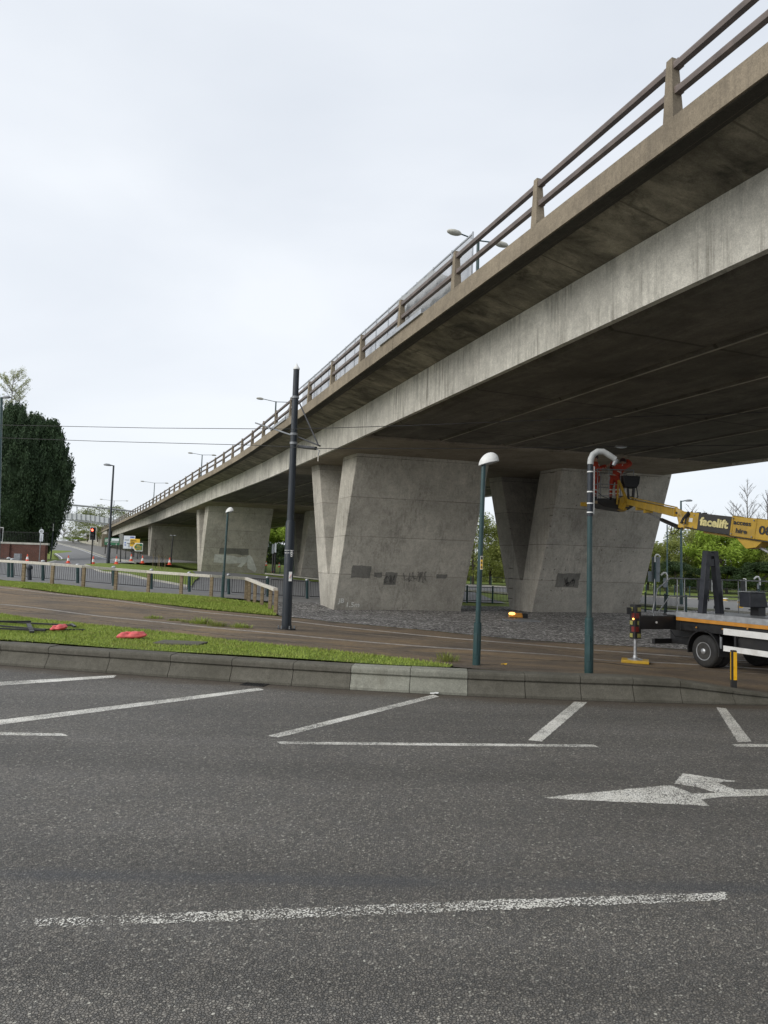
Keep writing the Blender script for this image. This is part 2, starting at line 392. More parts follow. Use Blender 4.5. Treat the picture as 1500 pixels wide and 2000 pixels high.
def m_gravel():
    t=NT('grey_ballast'); c=t.vor(11,'F1','Color'); e=t.vor(11,'DISTANCE_TO_EDGE','Distance'); bw=t.n('ShaderNodeRGBToBW'); t.l(c,bw.inputs[0]); v=bw.outputs[0]
    col=t.ramp(v,[(.1,(.09,.084,.078)),(.4,(.22,.21,.20)),(.6,(.36,.345,.325)),(.8,(.6,.58,.55))])
    col=t.mix(t.ramp(e,[(0,.9),(.1,0)]),col,(.03,.027,.024))
    col=t.mix(.8,col,t.ramp(t.noise(.7,6,.7),[(.3,.6),(.7,1.25)]),'MULTIPLY')
    t.bump(t.math('ADD',t.ramp(e,[(0,0),(.25,1)]),v),1,.04)
    return t.done(col,.85,0,.3)
M['gravel']=m_gravel()
def m_grass(name,a,b,c):
    t=NT(name); n=t.noise(1.1,6,.7); f=t.noise(35,4,.7)
    col=t.ramp(n,[(.3,a),(.5,b),(.72,c)]); col=t.mix(.8,col,t.ramp(f,[(.3,.55),(.7,1.5)]),'MULTIPLY'); t.bump(f,.8,.04)
    return t.done(col,.9,0,.2)
M['grass']=m_grass('lawn',(.18,.18,.045),(.155,.21,.04),(.23,.28,.06))
def m_blade():
    t=NT('grass_blade'); oi=t.n('ShaderNodeNewGeometry'); n=t.noise(.9,5,.7); n2=t.noise(25,2,.5); n3=t.noise(2.6,5,.75)
    col=t.ramp(n,[(.3,(.30,.32,.07)),(.5,(.25,.33,.055)),(.7,(.36,.42,.09))]); col=t.mix(.8,col,t.ramp(n2,[(.3,.6),(.7,1.4)]),'MULTIPLY')
    col=t.mix(t.ramp(n3,[(.55,0),(.68,.8)]),col,(.34,.30,.13))
    return t.done(col,.7,0,.3)
M['blade']=m_blade()
def leafmat(name,cs,tr=.3):
    t=NT(name); n=t.noise(.55,4,.6); n2=t.noise(9,2,.6)
    col=t.ramp(n,[(.3,cs[0]),(.5,cs[1]),(.7,cs[2])]); col=t.mix(.85,col,t.ramp(n2,[(.3,.55),(.7,1.5)]),'MULTIPLY')
    d=t.n('ShaderNodeBsdfTranslucent'); t.l(col,d.inputs[0]); mx=t.n('ShaderNodeMixShader'); mx.inputs[0].default_value=tr
    t.l(t.b.outputs[0],mx.inputs[1]); t.l(d.outputs[0],mx.inputs[2]); t.l(mx.outputs[0],t.out.inputs[0])
    return t.done(col,.65,0,.3)
M['cypress']=leafmat('cypress_leaf',[(.028,.050,.022),(.040,.070,.030),(.06,.098,.042)],.1)
M['leafg']=leafmat('spring_leaf',[(.17,.25,.035),(.27,.37,.05),(.38,.48,.08)],.4)
M['leafo']=leafmat('olive_leaf',[(.14,.17,.04),(.21,.24,.06),(.32,.34,.10)],.3)
M['leafd']=leafmat('dark_leaf',[(.02,.04,.015),(.035,.06,.02),(.05,.085,.03)],.2)
M['leafy']=leafmat('willow_leaf',[(.26,.28,.11),(.34,.36,.16),(.42,.44,.22)],.3)
M['mud_rail']=simple('muddy_rail',(.13,.105,.08),.7,.2,.3,6)
M['fbpanel']=simple('footbridge_panel',(.50,.52,.53),.6,0,.08,.6)
M['bark']=simple('bark',(.075,.062,.05),.9,0,.3,8,bump=.5)
# ---------------------------------------------------------------- camera and light
cd=bpy.data.cameras.new('camera'); co=bpy.data.objects.new('camera',cd); COL.objects.link(co); SC.camera=co
cd.sensor_fit='HORIZONTAL'; cd.sensor_width=36; cd.lens=36*F/1500; cd.clip_end=3000; cd.clip_start=.05
mw=Matrix((( CR.x,CU.x,-CF.x,CAM.x),(CR.y,CU.y,-CF.y,CAM.y),(CR.z,CU.z,-CF.z,CAM.z),(0,0,0,1))); co.matrix_world=mw
SUN_EL=30; SUN_AZ=240  # compass-like, from +Y clockwise
w=bpy.data.worlds.new('World'); SC.world=w; w.use_nodes=True; nt=w.node_tree; nt.nodes.clear()
ow=nt.nodes.new('ShaderNodeOutputWorld'); b1=nt.nodes.new('ShaderNodeBackground'); b2=nt.nodes.new('ShaderNodeBackground'); mx=nt.nodes.new('ShaderNodeMixShader')
sk=nt.nodes.new('ShaderNodeTexSky'); sk.sky_type='NISHITA'; sk.sun_disc=False; sk.sun_elevation=math.radians(SUN_EL); sk.sun_rotation=math.radians(SUN_AZ)
nt.links.new(sk.outputs[0],b1.inputs[0]); b1.inputs[1].default_value=.1
tc=nt.nodes.new('ShaderNodeTexCoord'); mp=nt.nodes.new('ShaderNodeMapping'); mp.inputs['Scale'].default_value=(1,1,2.6); nt.links.new(tc.outputs['Generated'],mp.inputs[0])
ns=nt.nodes.new('ShaderNodeTexNoise'); ns.inputs['Scale'].default_value=1.6; ns.inputs['Detail'].default_value=5; ns.inputs['Roughness'].default_value=.45; ns.inputs['Distortion'].default_value=.3; nt.links.new(mp.outputs[0],ns.inputs['Vector'])
cr=nt.nodes.new('ShaderNodeValToRGB'); cr.color_ramp.elements[0].position=.3; cr.color_ramp.elements[1].position=.68
cr.color_ramp.elements[0].color=(.615,.655,.715,1); cr.color_ramp.elements[1].color=(.78,.81,.85,1); nt.links.new(ns.outputs['Fac'],cr.inputs[0])
nt.links.new(cr.outputs[0],b2.inputs[0]); b2.inputs[1].default_value=1.0
mx.inputs[0].default_value=.9; nt.links.new(b1.outputs[0],mx.inputs[1]); nt.links.new(b2.outputs[0],mx.inputs[2]); nt.links.new(mx.outputs[0],ow.inputs[0])
sd=bpy.data.lights.new('sun','SUN'); so=bpy.data.objects.new('sun',sd); COL.objects.link(so); sd.energy=1.5; sd.angle=math.radians(40); sd.color=(1,.96,.9)
az=math.radians(SUN_AZ); el=math.radians(SUN_EL); sdir=Vector((math.sin(az)*math.cos(el),math.cos(az)*math.cos(el),math.sin(el)))
so.rotation_euler=(-sdir).to_track_quat('-Z','Y').to_euler()
SC.view_settings.view_transform='Standard'; SC.view_settings.look='None'; SC.view_settings.exposure=.35; SC.view_settings.gamma=1
# ---------------------------------------------------------------- ground, roads
def grid(name,X,Y,Z,mat,flip=False):
    n,m=X.shape; v=np.stack([X,Y,Z],-1).reshape(-1,3)
    i=np.arange(n*m).reshape(n,m); f=np.stack([i[:-1,:-1],i[1:,:-1],i[1:,1:],i[:-1,1:]],-1).reshape(-1,4)
    mb=MB(); mb.v=v.tolist(); mb.f=[tuple(r) for r in f.tolist()]; mb.m=[0]*len(mb.f)
    o=mb.build(name,mat,fixn=False,smooth=False); me=o.data
    me.polygons.foreach_set('use_smooth',[True]*len(me.polygons))
    if me.polygons[0].normal.z<0: me.flip_normals()
    return o
def resample(pts,n):
    P=np.array([(p[0],p[1]) for p in pts],float)
    for _ in range(2):   # round the corners
        if len(P)>2:
            Q=[P[0]]
            for a,b in zip(P[:-1],P[1:]): Q+= [a*.75+b*.25,a*.25+b*.75]
            Q.append(P[-1]); P=np.array(Q)
    d=np.r_[0,np.cumsum(np.hypot(*np.diff(P,axis=0).T))]; t=np.linspace(0,d[-1],n)
    return np.stack([np.interp(t,d,P[:,0]),np.interp(t,d,P[:,1])],-1)
def ribbon(name,A,B,mat,dz,res=.5,zf=None,label=None,kind='structure',crown=0):
    L=max(np.hypot(*np.diff(np.array([(p[0],p[1]) for p in A]),axis=0).T).sum(),np.hypot(*np.diff(np.array([(p[0],p[1]) for p in B]),axis=0).T).sum())
    n=int(max(3,min(220,L/res))); a=resample(A,n); b=resample(B,n)
    W=np.hypot(*(a-b).T).max(); m=int(max(3,min(60,W/res)))
    t=np.linspace(0,1,m)[None,:,None]; P=a[:,None]*(1-t)+b[:,None]*t
    Z=(zf or gz)(P[...,0],P[...,1])+dz+crown*np.sin(np.pi*t[...,0])
    o=grid(name,P[...,0],P[...,1],Z,mat); o['kind']=kind
    if label: o['label']=label
    return o
# near carriageway
xs=np.linspace(-60,60,121); ys=np.r_[np.linspace(0,.9,20),np.linspace(.905,1,40)]
X,T=np.meshgrid(xs,ys,indexing='ij'); Y=-25+(ky(X)+.15+25)*T
o=grid('road',X,Y,np.zeros_like(X),M['asphalt']); at_=o.data.attributes.new('kd','FLOAT','POINT'); at_.data.foreach_set('value',((1-T)*(ky(X)+.15+25)-.15).astype(np.float32).ravel()); tag(o,'worn dark grey asphalt road in the foreground',None,None,'structure')
# terrain behind the kerb (lawn green base)
xs=np.r_[np.linspace(-420,-72,30),np.linspace(-70,70,141),np.linspace(72,420,30)]
T=np.r_[np.linspace(0,1,70)**1.0*60, 60+np.linspace(.02,1,60)**1.8*700]
X,T=np.meshgrid(xs,T,indexing='ij'); Y=ky(np.clip(X,-60,60))+.40+T
Z=np.zeros_like(X)
for i in range(X.shape[0]): Z[i]=gz(X[i],Y[i])
o=grid('ground',X,Y,Z-.03,M['grass']); tag(o,'rough grass ground behind the kerb',None,None,'structure')
def P2(*l): return [(gg(*q).x,gg(*q).y) for q in l]
# track bed, behind near lawn, in front of far lawn / gravel
kb=[(x,float(ky(x))+.40) for x in (-40,-25,-16,-8,-2,1.2,3,5,8,12,18,30)]
nearedge=[(-40,38.5),(-25,32)]+P2((0,1205),(180,1225),(330,1240),(560,1268),(760,1288))+[(1.45,float(ky(1.45))+.37)]+[(x,float(ky(x))+.37) for x in (3,5,8,12,18,30)]
faredge=[(-60,58),(-32,45)]+P2((0,1147),(120,1160),(260,1178),(400,1192),(540,1206),(600,1212),(867,1237),(1100,1259),(1290,1268))+[(14,21.0),(22,22.5),(34,28)]
ribbon('track_bed',nearedge,faredge,M['track'],.03,.4,label='muddy brown tram track bed with embedded rails')
# lawn strips
ribbon('near_lawn',[(x,float(ky(x))+.40) for x in (-40,-25,-16,-8,-2,1.35)],[(-40,38.6),(-25,32.1)]+P2((0,1204),(180,1224),(330,1239),(560,1267),(760,1287))+[(1.45,14.15)],M['grass'],.045,.4,label='narrow strip of bright grass behind the kerb')
farL0=[(-60,58.2),(-32,45.2)]+P2((0,1146),(120,1159),(260,1177),(400,1191),(540,1205))
farL1=[(-60,66),(-32,53)]+P2((0,1137),(120,1146),(260,1159),(400,1169),(540,1186))
ribbon('far_lawn',farL0,farL1,M['grass'],.045,.4,label='grass strip between the tram tracks and the timber fence')
# gravel apron under the bridge
gr0=P2((545,1205),(600,1212),(867,1237),(1100,1259),(1290,1268))+[(14,21.1),(24,23)]
gr1=P2((520,1172),(600,1166))+[(2,41),(8,42),(16,44),(26,45)]
ribbon('gravel_apron',gr0,gr1,M['gravel'],.04,.4,label='grey ballast apron around the bridge piers')
# footway behind the timber fence and roundabout roads
fw0=[(-60,66.1),(-32,53.1)]+P2((0,1136),(120,1145),(260,1158),(400,1168),(470,1172))+[(-4.2,38.5),(-1,40.5),(2,41)]
fw1=[(-60,70),(-34,57)]+P2((0,1129),(120,1138),(260,1149),(400,1160),(470,1164))+[(-4.5,43.5),(0,44.5),(2,45)]
ribbon('footway',fw0,fw1,M['paving'],.04,.6,label='dark tarmac footway behind the timber fence')
rd0=fw1[:-2]+[(0,45),(8,46)]
rd1=[(-120,100),(-60,86),(-45,84),(-30,80),(-20,74),(-10,70),(0,66),(8,62)]
ribbon('roundabout_road',rd0,rd1,M['asphalt_far'],.03,.9,label='grey roundabout road beyond the guard rail')
# grass island
isA=P2((166,1106),(210,1120),(270,1132),(330,1141),(374,1149))
isB=P2((168,1104),(225,1100),(290,1100),(335,1105),(388,1130))
ribbon('grass_island',isA,isB,M['grass'],.12,.7,label='grass island in the roundabout in front of the far piers')
mb=MB()
ik=resample(isA,40)
for a,b in zip(ik[:-1],ik[1:]):
    mb.bar((a[0],a[1],G(*a)+.08),(b[0],b[1],G(*b)+.08),.14,.14)
tag(mb.build('island_kerb',M['pale']),None,None,None,'structure')
# slip road climbing to the far left
slL=[at(70,1104,80),at(118,1093,105),at(98,1078,150),at(88,1064,220),at(92,1055,275)]
slR=[at(262,1101,78),at(209,1092,105),at(160,1074,150),at(112,1062,220),at(103,1054,275)]
def slip(L,R,name,mat,dz,n=60,label=None):
    L=np.array(L);R=np.array(R)
    t0=np.linspace(0,1,len(L)); t=np.linspace(0,1,n)
    a=np.stack([np.interp(t,t0,L[:,k]) for k in range(3)],-1); b=np.stack([np.interp(t,t0,R[:,k]) for k in range(3)],-1)
    for _ in range(6):
        a[1:-1]=(a[:-2]+a[1:-1]*2+a[2:])/4; b[1:-1]=(b[:-2]+b[1:-1]*2+b[2:])/4
    s=np.linspace(0,1,10)[None,:,None]; P=a[:,None]*(1-s)+b[:,None]*s
    o=grid(name,P[...,0],P[...,1],P[...,2]+dz,mat); tag(o,label,None,None,'structure'); return a,b
sa,sb=slip(slL,slR,'slip_road',M['asphalt_far'],.10,label='grey slip road climbing away on the left')
mb=MB()
for E,inn in ((sa,1),(sb,-1)):
    for i in range(2,len(E)-1):
        w=(sb[i]-sa[i]); w/=np.linalg.norm(w); p=E[i]+w*inn*.45; q=E[i+1]+w*inn*.45
        mb.bar((p[0],p[1],p[2]+.115),(q[0],q[1],q[2]+.115),.16,.012)
tag(mb.build('slip_road_edge_line',M['white']),None,None,None,'structure')
mb=MB()
for i in range(0,len(sb)-1):
    w=(sb[i]-sa[i]); w/=np.linalg.norm(w); p=sb[i]+w*.15; q=sb[i+1]+w*.15
    mb.bar((p[0],p[1],p[2]+.12),(q[0],q[1],q[2]+.12),.16,.25)
tag(mb.build('slip_road_kerb',M['pale']),None,None,None,'structure')
# pavement / verge between slip road and the abutment
slip([tuple(p+np.array([.3,.1,.0])) for p in sb[::6]],[tuple(p+np.array([7,2.5,.25])) for p in sb[::6]],'slip_road_verge',M['paving'],.14,label='paved verge between slip road and retaining wall')
# far road on the right and its pavements
ribbon('distant_road',[(-12,74),(0,69.5),(8.8,64),(14.5,54),(20.4,44.5),(27,37),(36,31)],[(-12,98),(4,95),(12,88),(20,76),(29,63),(40,53),(56,45)],M['paving'],.05,1.5,label='pale distant road beyond the piers')
mb=MB()
for E_ in ([(-12,74),(0,69.5),(8.8,64),(14.5,54),(20.4,44.5),(27,37),(36,31)],[(-12,98),(4,95),(12,88),(20,76),(29,63),(40,53),(56,45)]):
    q=resample(E_,40)
    for a,b in zip(q[:-1],q[1:]): mb.bar((a[0],a[1],G(a[0],a[1])+.10),(b[0],b[1],G(b[0],b[1])+.10),.2,.14)
tag(mb.build('distant_road_kerb',M['pale']),None,None,None,'structure')
# rails in the track bed
def rail(px,off=0,name='tram_rail',label=None,mt='railsteel'):
    P=[gg(*q) for q in px]; mb=MB(); q=resample([(p.x,p.y+off) for p in P],60)
    z=gz(q[:,0],q[:,1])
    vs=[];m=len(q)
    for a,zz in zip(q,z): vs+=[(a[0],a[1]-.03,zz+.02),(a[0],a[1]-.03,zz+.048),(a[0],a[1]+.03,zz+.048),(a[0],a[1]+.03,zz+.02)]
    mb.add(vs,[(i*4+j,i*4+j+1,i*4+j+5,i*4+j+4) for i in range(m-1) for j in range(3)])
    # flangeway lips
    o=mb.build(name,M[mt]); tag(o,label,'tram rail','tram rails set in the track bed'); return o
M['railsteel']=simple('polished_rail',(.30,.28,.26),.5,.4,.2,6)
L1=[(0,1149),(120,1163),(260,1181),(400,1198),(560,1215),(700,1230),(900,1252),(1100,1268),(1252,1279),(1344,1287),(1500,1297)]
L2=[(0,1183),(120,1196),(270,1213),(400,1228),(560,1243),(700,1256),(900,1273),(1100,1284),(1294,1296),(1500,1310)]
L3=[(0,1158),(120,1172),(260,1192),(400,1209),(560,1226),(700,1240),(900,1260),(1100,1275),(1300,1288),(1500,1303)]
L4=[(0,1190),(120,1204),(270,1223),(400,1240),(560,1256),(700,1268),(900,1283),(1100,1296),(1300,1308),(1500,1322)]
rail(L1,label='bright tram rail farthest from the road, next to the far grass and gravel')
rail(L3,label='tram rail on the bridge side of the muddy gap between the two tracks',mt='mud_rail')
rail(L2,label='bright tram rail crossing in front of the tall mast base')
rail(L4,label='tram rail nearest the road, just behind the near lawn',mt='mud_rail')
# ---------------------------------------------------------------- kerb blocks
kroot=bpy.data.objects.new('kerb',None); COL.objects.link(kroot); tag(kroot,'high battered concrete kerb with overhanging lip',None,None,'structure')
prof=[(0,0),(0,.045),(.035,.10),(.075,.19),(.10,.255),(.112,.275),(.085,.295),(.075,.31),(.075,.375),(.085,.405),(.115,.425),(.40,.435),(.40,-.1)]
joints=[gp(x,y,0).x for x,y in ((101,1301),(215,1311),(330,1321),(448,1331),(568,1340),(682,1348),(799,1352),(912,1357),(1023,1361),(1130,1364),(1230,1366),(1323,1369))]
js=joints[:]
while js[0]>-30: js.insert(0,js[0]-1.15)
while js[-1]<22: js.append(js[-1]+1.0)
def kh(x): return float(np.interp(x,[-50,4.9,5.6,6.6,7.6,8.6,30],[1,1,.93,.62,.34,.22,.2]))
for i in range(len(js)-1):
    x0=js[i]+.006; x1=js[i+1]-.006; new = abs(i-[k for k,j in enumerate(js) if abs(j-joints[5])<1e-6][0]-.5)<.6
    mb=MB(); K=4; rows=[]
    dz=random.uniform(-.006,.006)
    for k in range(K+1):
        x=x0+(x1-x0)*k/K; y=float(ky(x)); t=Vector((.2,float(ky(x+.1)-ky(x-.1)),0)).normalized(); n=Vector((-t.y,t.x,0)); h=kh(x)
        for a,b in prof: rows.append(Vector((x,y,0))+n*a+Vector((0,0,(b*h if b>0 else b)+ (dz if b>.3 else 0))))
    m=len(prof); fs=[]
    for k in range(K):
        for j in range(m): fs.append((k*m+j,k*m+(j+1)%m,(k+1)*m+(j+1)%m,(k+1)*m+j))
    fs.append(tuple(range(m))); fs.append(tuple(range(K*m,K*m+m)))
    mb.add(rows,fs); o=mb.build('kerb_block',M['kerbl'] if new else M['kerb'],kroot)
    if new: o['label']='pale newer kerb block'
# ---------------------------------------------------------------- road markings
def mark(name,px,label,jit=.006,step=.035):
    import bmesh
    r=random.Random(len(px)*7+int(px[0][0])); P=[gp(x,y,0) for x,y in px]; pts=[]
    for a,b in zip(P,P[1:]+P[:1]):
        L=(b-a).length; n=max(1,int(L/step)); d=(b-a)/L; nn=Vector((-d.y,d.x,0))
        for k in range(n): pts.append(a+d*(L*k/n)+nn*(r.uniform(-jit,jit) if k else 0))
    bm=bmesh.new(); vs=[bm.verts.new((p.x,p.y,.005)) for p in pts]; es=[bm.edges.new((vs[i],vs[(i+1)%len(vs)])) for i in range(len(vs))]
    bmesh.ops.triangle_fill(bm,edges=es,use_beauty=True)
    me=bpy.data.meshes.new(name); bm.normal_update()
    for f in bm.faces:
        if f.normal.z<0: f.normal_flip()
    bm.to_mesh(me); bm.free(); me.materials.append(M['mark']); o=bpy.data.objects.new(name,me); COL.objects.link(o); return tag(o,label,None,None,'structure')
mark('bay_line',[(-80,1337),(228,1319),(222,1324),(-80,1345)],'white bay line nearest the left edge by the kerb')
mark('bay_line',[(-60,1414),(505,1344),(516,1348),(-60,1424)],'long slanting white bay line at left')
mark('bay_line',[(522,1438),(545,1441),(858,1361),(846,1357)],'slanting white bay line in the middle')
mark('bay_line',[(1031,1446),(1058,1449),(1147,1372),(1122,1371)],'slanting white bay line at right')
mark('bay_line',[(1399,1382),(1418,1384),(1468,1449),(1441,1450)],'white bay line slanting the other way at far right')
mark('edge_line',[(-60,1430),(122,1433),(134,1438),(-60,1436)],'short white edge line at far left')
mark('edge_line',[(540,1449),(1160,1455),(1170,1460),(548,1454)],'thin straight white edge line along the bays')
mark('edge_line',[(1430,1454),(1640,1454),(1640,1460),(1438,1459)],'thin white edge line at far right')
mark('lane_line',[(62,1796),(400,1782),(1000,1758),(1417,1744),(1421,1758),(1000,1777),(400,1802),(72,1812)],'broad worn lane line across the foreground',.014,.02)
ar=[(1062,1559),(1110,1553),(1309,1534),(1353,1551),(1398,1549),(1366,1539),(1316,1531),(1334,1511),(1440,1527),(1400,1529),(1436,1543),(1560,1541),(1560,1553),(1412,1557),(1370,1562),(1386,1575),(1268,1569),(1120,1563)]
mark('lane_arrow',ar,'worn white double-headed direction arrow on the road',.010,.025)
# ---------------------------------------------------------------- grass blades
EXC=[]
def blades(name,A,B,n,h,w,label,seed=1):
    r=np.random.default_rng(seed); a=resample(A,400); b=resample(B,400)
    i=r.random(n)*398; k=i.astype(int); t=(i-k)[:,None]; pa=a[k]*(1-t)+a[k+1]*t; pb=b[k]*(1-t)+b[k+1]*t
    # weight by local width
    wd=np.hypot(*(pa-pb).T); keep=r.random(n)<wd/wd.max(); pa=pa[keep];pb=pb[keep]; m=len(pa)
    s=r.random((m,1)); P=pa*(1-s)+pb*s
    ok=np.ones(m,bool)
    for ex,ey,ea,eb in EXC: ok&=((P[:,0]-ex)/ea)**2+((P[:,1]-ey)/eb)**2>1
    P=P[ok]; m=len(P)
    z=np.concatenate([gz(P[j:j+4000,0],P[j:j+4000,1]) for j in range(0,m,4000)])+.03
    H=h*(.5+r.random(m)); th=r.random(m)*2*np.pi; lean=(r.random((m,2))-.5)*h*1.3
    dx=np.cos(th)*w; dy=np.sin(th)*w
    v=np.zeros((m,3,3)); v[:,0]=np.stack([P[:,0]-dx,P[:,1]-dy,z],-1); v[:,1]=np.stack([P[:,0]+dx,P[:,1]+dy,z],-1); v[:,2]=np.stack([P[:,0]+lean[:,0],P[:,1]+lean[:,1],z+H],-1)
    me=bpy.data.meshes.new(name); me.vertices.add(m*3); me.vertices.foreach_set('co',v.ravel()); me.loops.add(m*3); me.loops.foreach_set('vertex_index',np.arange(m*3)); me.polygons.add(m); me.polygons.foreach_set('loop_start',np.arange(m)*3); me.polygons.foreach_set('loop_total',np.full(m,3)); me.update(); me.validate()
    me.materials.append(M['blade']); o=bpy.data.objects.new(name,me); COL.objects.link(o); return tag(o,label,'grass',None,'stuff')
nA=[(x,float(ky(x))+.42) for x in (-16,-12,-8,-2,1.35)]
nB=[(-20,29)]+P2((0,1203),(180,1223),(330,1238),(560,1266),(760,1286))+[(1.45,14.1)]
for q_,ea,eb in (((353,1262),.62,.36),((257,1251),.34,.2),((114,1237),.2,.14)):
    g_=gg(*q_); EXC.append((g_.x,g_.y,ea,eb))
blades('grass_tufts',nA,nB,170000,.05,.010,'bright mown grass blades on the strip behind the kerb',3)
blades('grass_tufts',farL0[2:],farL1[2:],80000,.07,.018,'mown grass blades on the strip before the timber fence',4)
# ---------------------------------------------------------------- flyover
A0=math.radians(19.8)
def heading(s): return A0 if s<10 else A0+math.radians(4.9)*min(1,(s-10)/26) if s<215 else A0+math.radians(4.9)+math.radians(5)*min(1,(s-215)/90)
S0,S1,DS=-48,330,1.0
def _path():
    E0=Vector((-2.01,31.4)); pts={0:E0}
    p=E0.copy(); s=0.
    tab=[]
    while s<S1: 
        tab.append((s,p.x,p.y)); a=heading(s); p=p+Vector((-math.sin(a),math.cos(a)))*DS; s+=DS
    p=E0.copy(); s=0.; pre=[]
    while s>S0: 
        a=heading(s); p=p-Vector((-math.sin(a),math.cos(a)))*DS; s-=DS; pre.append((s,p.x,p.y))
    return np.array(pre[::-1]+tab)
PT=_path()
def zr(s): return float(np.interp(s,[-60,-22.7,0,12,24,36,52,75,150,230,330],[-.2,.10,.46,.74,.95,1.03,.86,.66,.72,.66,0]))+HC
def bp(s,q,z):
    a=heading(s); x=np.interp(s,PT[:,0],PT[:,1]); y=np.interp(s,PT[:,0],PT[:,2])
    return Vector((x+q*math.cos(a),y+q*math.sin(a),z+zr(s)))
def sweep(mb,prof,s0,s1,ds=2.0,cap=True):
    n=max(1,int(math.ceil((s1-s0)/ds))); m=len(prof); base=len(mb.v)
    for k in range(n+1):
        s=s0+(s1-s0)*k/n
        for q,z in prof: mb.v.append(tuple(bp(s,q,z)))
    for k in range(n):
        for j in range(m): mb.f.append((base+k*m+j,base+k*m+(j+1)%m,base+(k+1)*m+(j+1)%m,base+(k+1)*m+j)); mb.m.append(mb.mi)
    if cap:
        mb.f.append(tuple(base+j for j in range(m))); mb.m.append(mb.mi); mb.f.append(tuple(base+n*m+j for j in range(m))[::-1]); mb.m.append(mb.mi)
    return mb
fly=empty('flyover',(-2.4,31.4,G(-2.4,34)),'long grey concrete flyover rising overhead from the far left to the upper right','flyover')
SAB=160.0   # abutment
# cantilever slab (both sides) and carriageway slab
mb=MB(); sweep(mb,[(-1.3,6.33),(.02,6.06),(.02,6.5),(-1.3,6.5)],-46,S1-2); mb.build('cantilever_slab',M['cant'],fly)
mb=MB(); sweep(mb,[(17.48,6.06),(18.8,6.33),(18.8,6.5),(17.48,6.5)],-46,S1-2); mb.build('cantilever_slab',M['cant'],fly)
mb=MB(); sweep(mb,[(-1.3,6.503),(18.8,6.503),(18.8,6.54),(-1.3,6.54)],-46,S1-2); mb.build('carriageway',M['asphalt_far'],fly)
# edge beams in lengths with joints
jn=[-46,-37.5,-24,-10.5,3,17,31,45,59,73,100,130,SAB,200,240,280,326]
for a,b in zip(jn[:-1],jn[1:]):
    mb=MB(); sweep(mb,[(-1.54,6.21),(-1.26,6.21),(-1.26,6.63),(-1.51,6.64),(-1.54,6.62)],a+.01,b-.01,1.5); mb.build('edge_beam',M['beam'],fly)
mb=MB(); sweep(mb,[(-1.50,6.195),(-1.28,6.195),(-1.28,6.208),(-1.50,6.208)],-46,326); mb.build('underside_shade_strip',M['undershade'],fly)  # beam underside, its shade put in as dark colour
mb=MB(); sweep(mb,[(-1.262,6.21),(-1.10,6.27),(-1.10,6.36),(-1.262,6.36)],-46,326); mb.build('recess_shade_strip',M['undershade'],fly)  # recess behind the beam, painted dark in place of shade
mb=MB(); sweep(mb,[(18.76,6.21),(19.04,6.21),(19.04,6.64),(18.76,6.64)],-46,326); mb.build('edge_beam',M['beam'],fly)
# web panels (outer faces of the box)
gj=[-46,-28,-3.5,17.6,40,62,100,SAB+6]
for a,b in zip(gj[:-1],gj[1:]):
    mb=MB(); sweep(mb,[(0,4.81),(.14,4.81),(.34,4.93),(.34,6.10),(0,6.055)],a+.018,b-.018,1.5); mb.build('web_panel',M['web'],fly)
mb=MB(); sweep(mb,[(17.15,4.81),(17.5,4.81),(17.5,6.055),(17.15,6.10)],-46,SAB+6); mb.build('web_panel',M['web'],fly)
# soffit beams with open joints
qs=np.linspace(.36,17.14,7)
for a,b in zip(qs[:-1],qs[1:]):
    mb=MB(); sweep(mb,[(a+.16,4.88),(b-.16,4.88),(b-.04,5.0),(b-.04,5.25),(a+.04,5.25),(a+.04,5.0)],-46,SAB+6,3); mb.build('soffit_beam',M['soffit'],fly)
M['beamsoft2']=simple('seam_mortar',(.33,.30,.25),.9,0,.4,.7)
for a in qs[1:-1]:
    mb=MB(); sweep(mb,[(a+.14,4.862),(a+.185,4.862),(a+.185,4.879),(a+.14,4.879)],-46,SAB,3); mb.build('joint_seam',M['beamsoft2'],fly)
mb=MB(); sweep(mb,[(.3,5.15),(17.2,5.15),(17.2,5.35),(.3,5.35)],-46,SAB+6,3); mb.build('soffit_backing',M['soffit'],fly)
# parapet posts and rails
def pp(s): 
    a=heading(s); t=Vector((-math.sin(a),math.cos(a),0)); n=Vector((math.cos(a),math.sin(a),0)); return t,n
DP=3.72
# first visible post at Y=10.06 on the parapet line (perp 7.2)
s_first=[s for s in np.arange(-30,-15,.02) if bp(s,-1.45,0).y>=10.17][0]
ss=[s_first+DP*k for k in range(-5,int((300-s_first)/DP))]
postm=None
def post_mesh():
    mb=MB(); w0,w1,d0,d1,h=.21,.12,.20,.12,.98
    vs=[(-w0/2,-d0/2,0),(w0/2,-d0/2,0),(w0/2,d0/2,0),(-w0/2,d0/2,0),(-w1/2+.02,-d1/2-.0,h),(w1/2+.02,-d1/2,h),(w1/2+.02,d1/2,h),(-w1/2+.02,d1/2,h)]
    return mb.add(vs,[(0,3,2,1),(4,5,6,7),(0,1,5,4),(1,2,6,5),(2,3,7,6),(3,0,4,7)])
proto=post_mesh().build('parapet_post',M['beam'],None)
pm=proto.data; bpy.data.objects.remove(proto)
cnt=0
for s in ss:
    if s<-44: continue
    if cnt<88:
        o=bpy.data.objects.new('parapet_post',pm); COL.objects.link(o); o.parent=fly; o.location=bp(s,-1.43,6.63)-wloc(fly); o.rotation_euler=(0,0,heading(s)+math.pi/2)
    cnt+=1
for z,r in ((7.48,'top'),(7.07,'mid')):
    mb=MB(); sweep(mb,[(-1.475,z-.05),(-1.375,z-.05),(-1.36,z+.02),(-1.375,z+.05),(-1.47,z+.05),(-1.485,z+.02)],-44,S1-8,1.7); mb.build('parapet_rail',M['brown_metal'],fly)
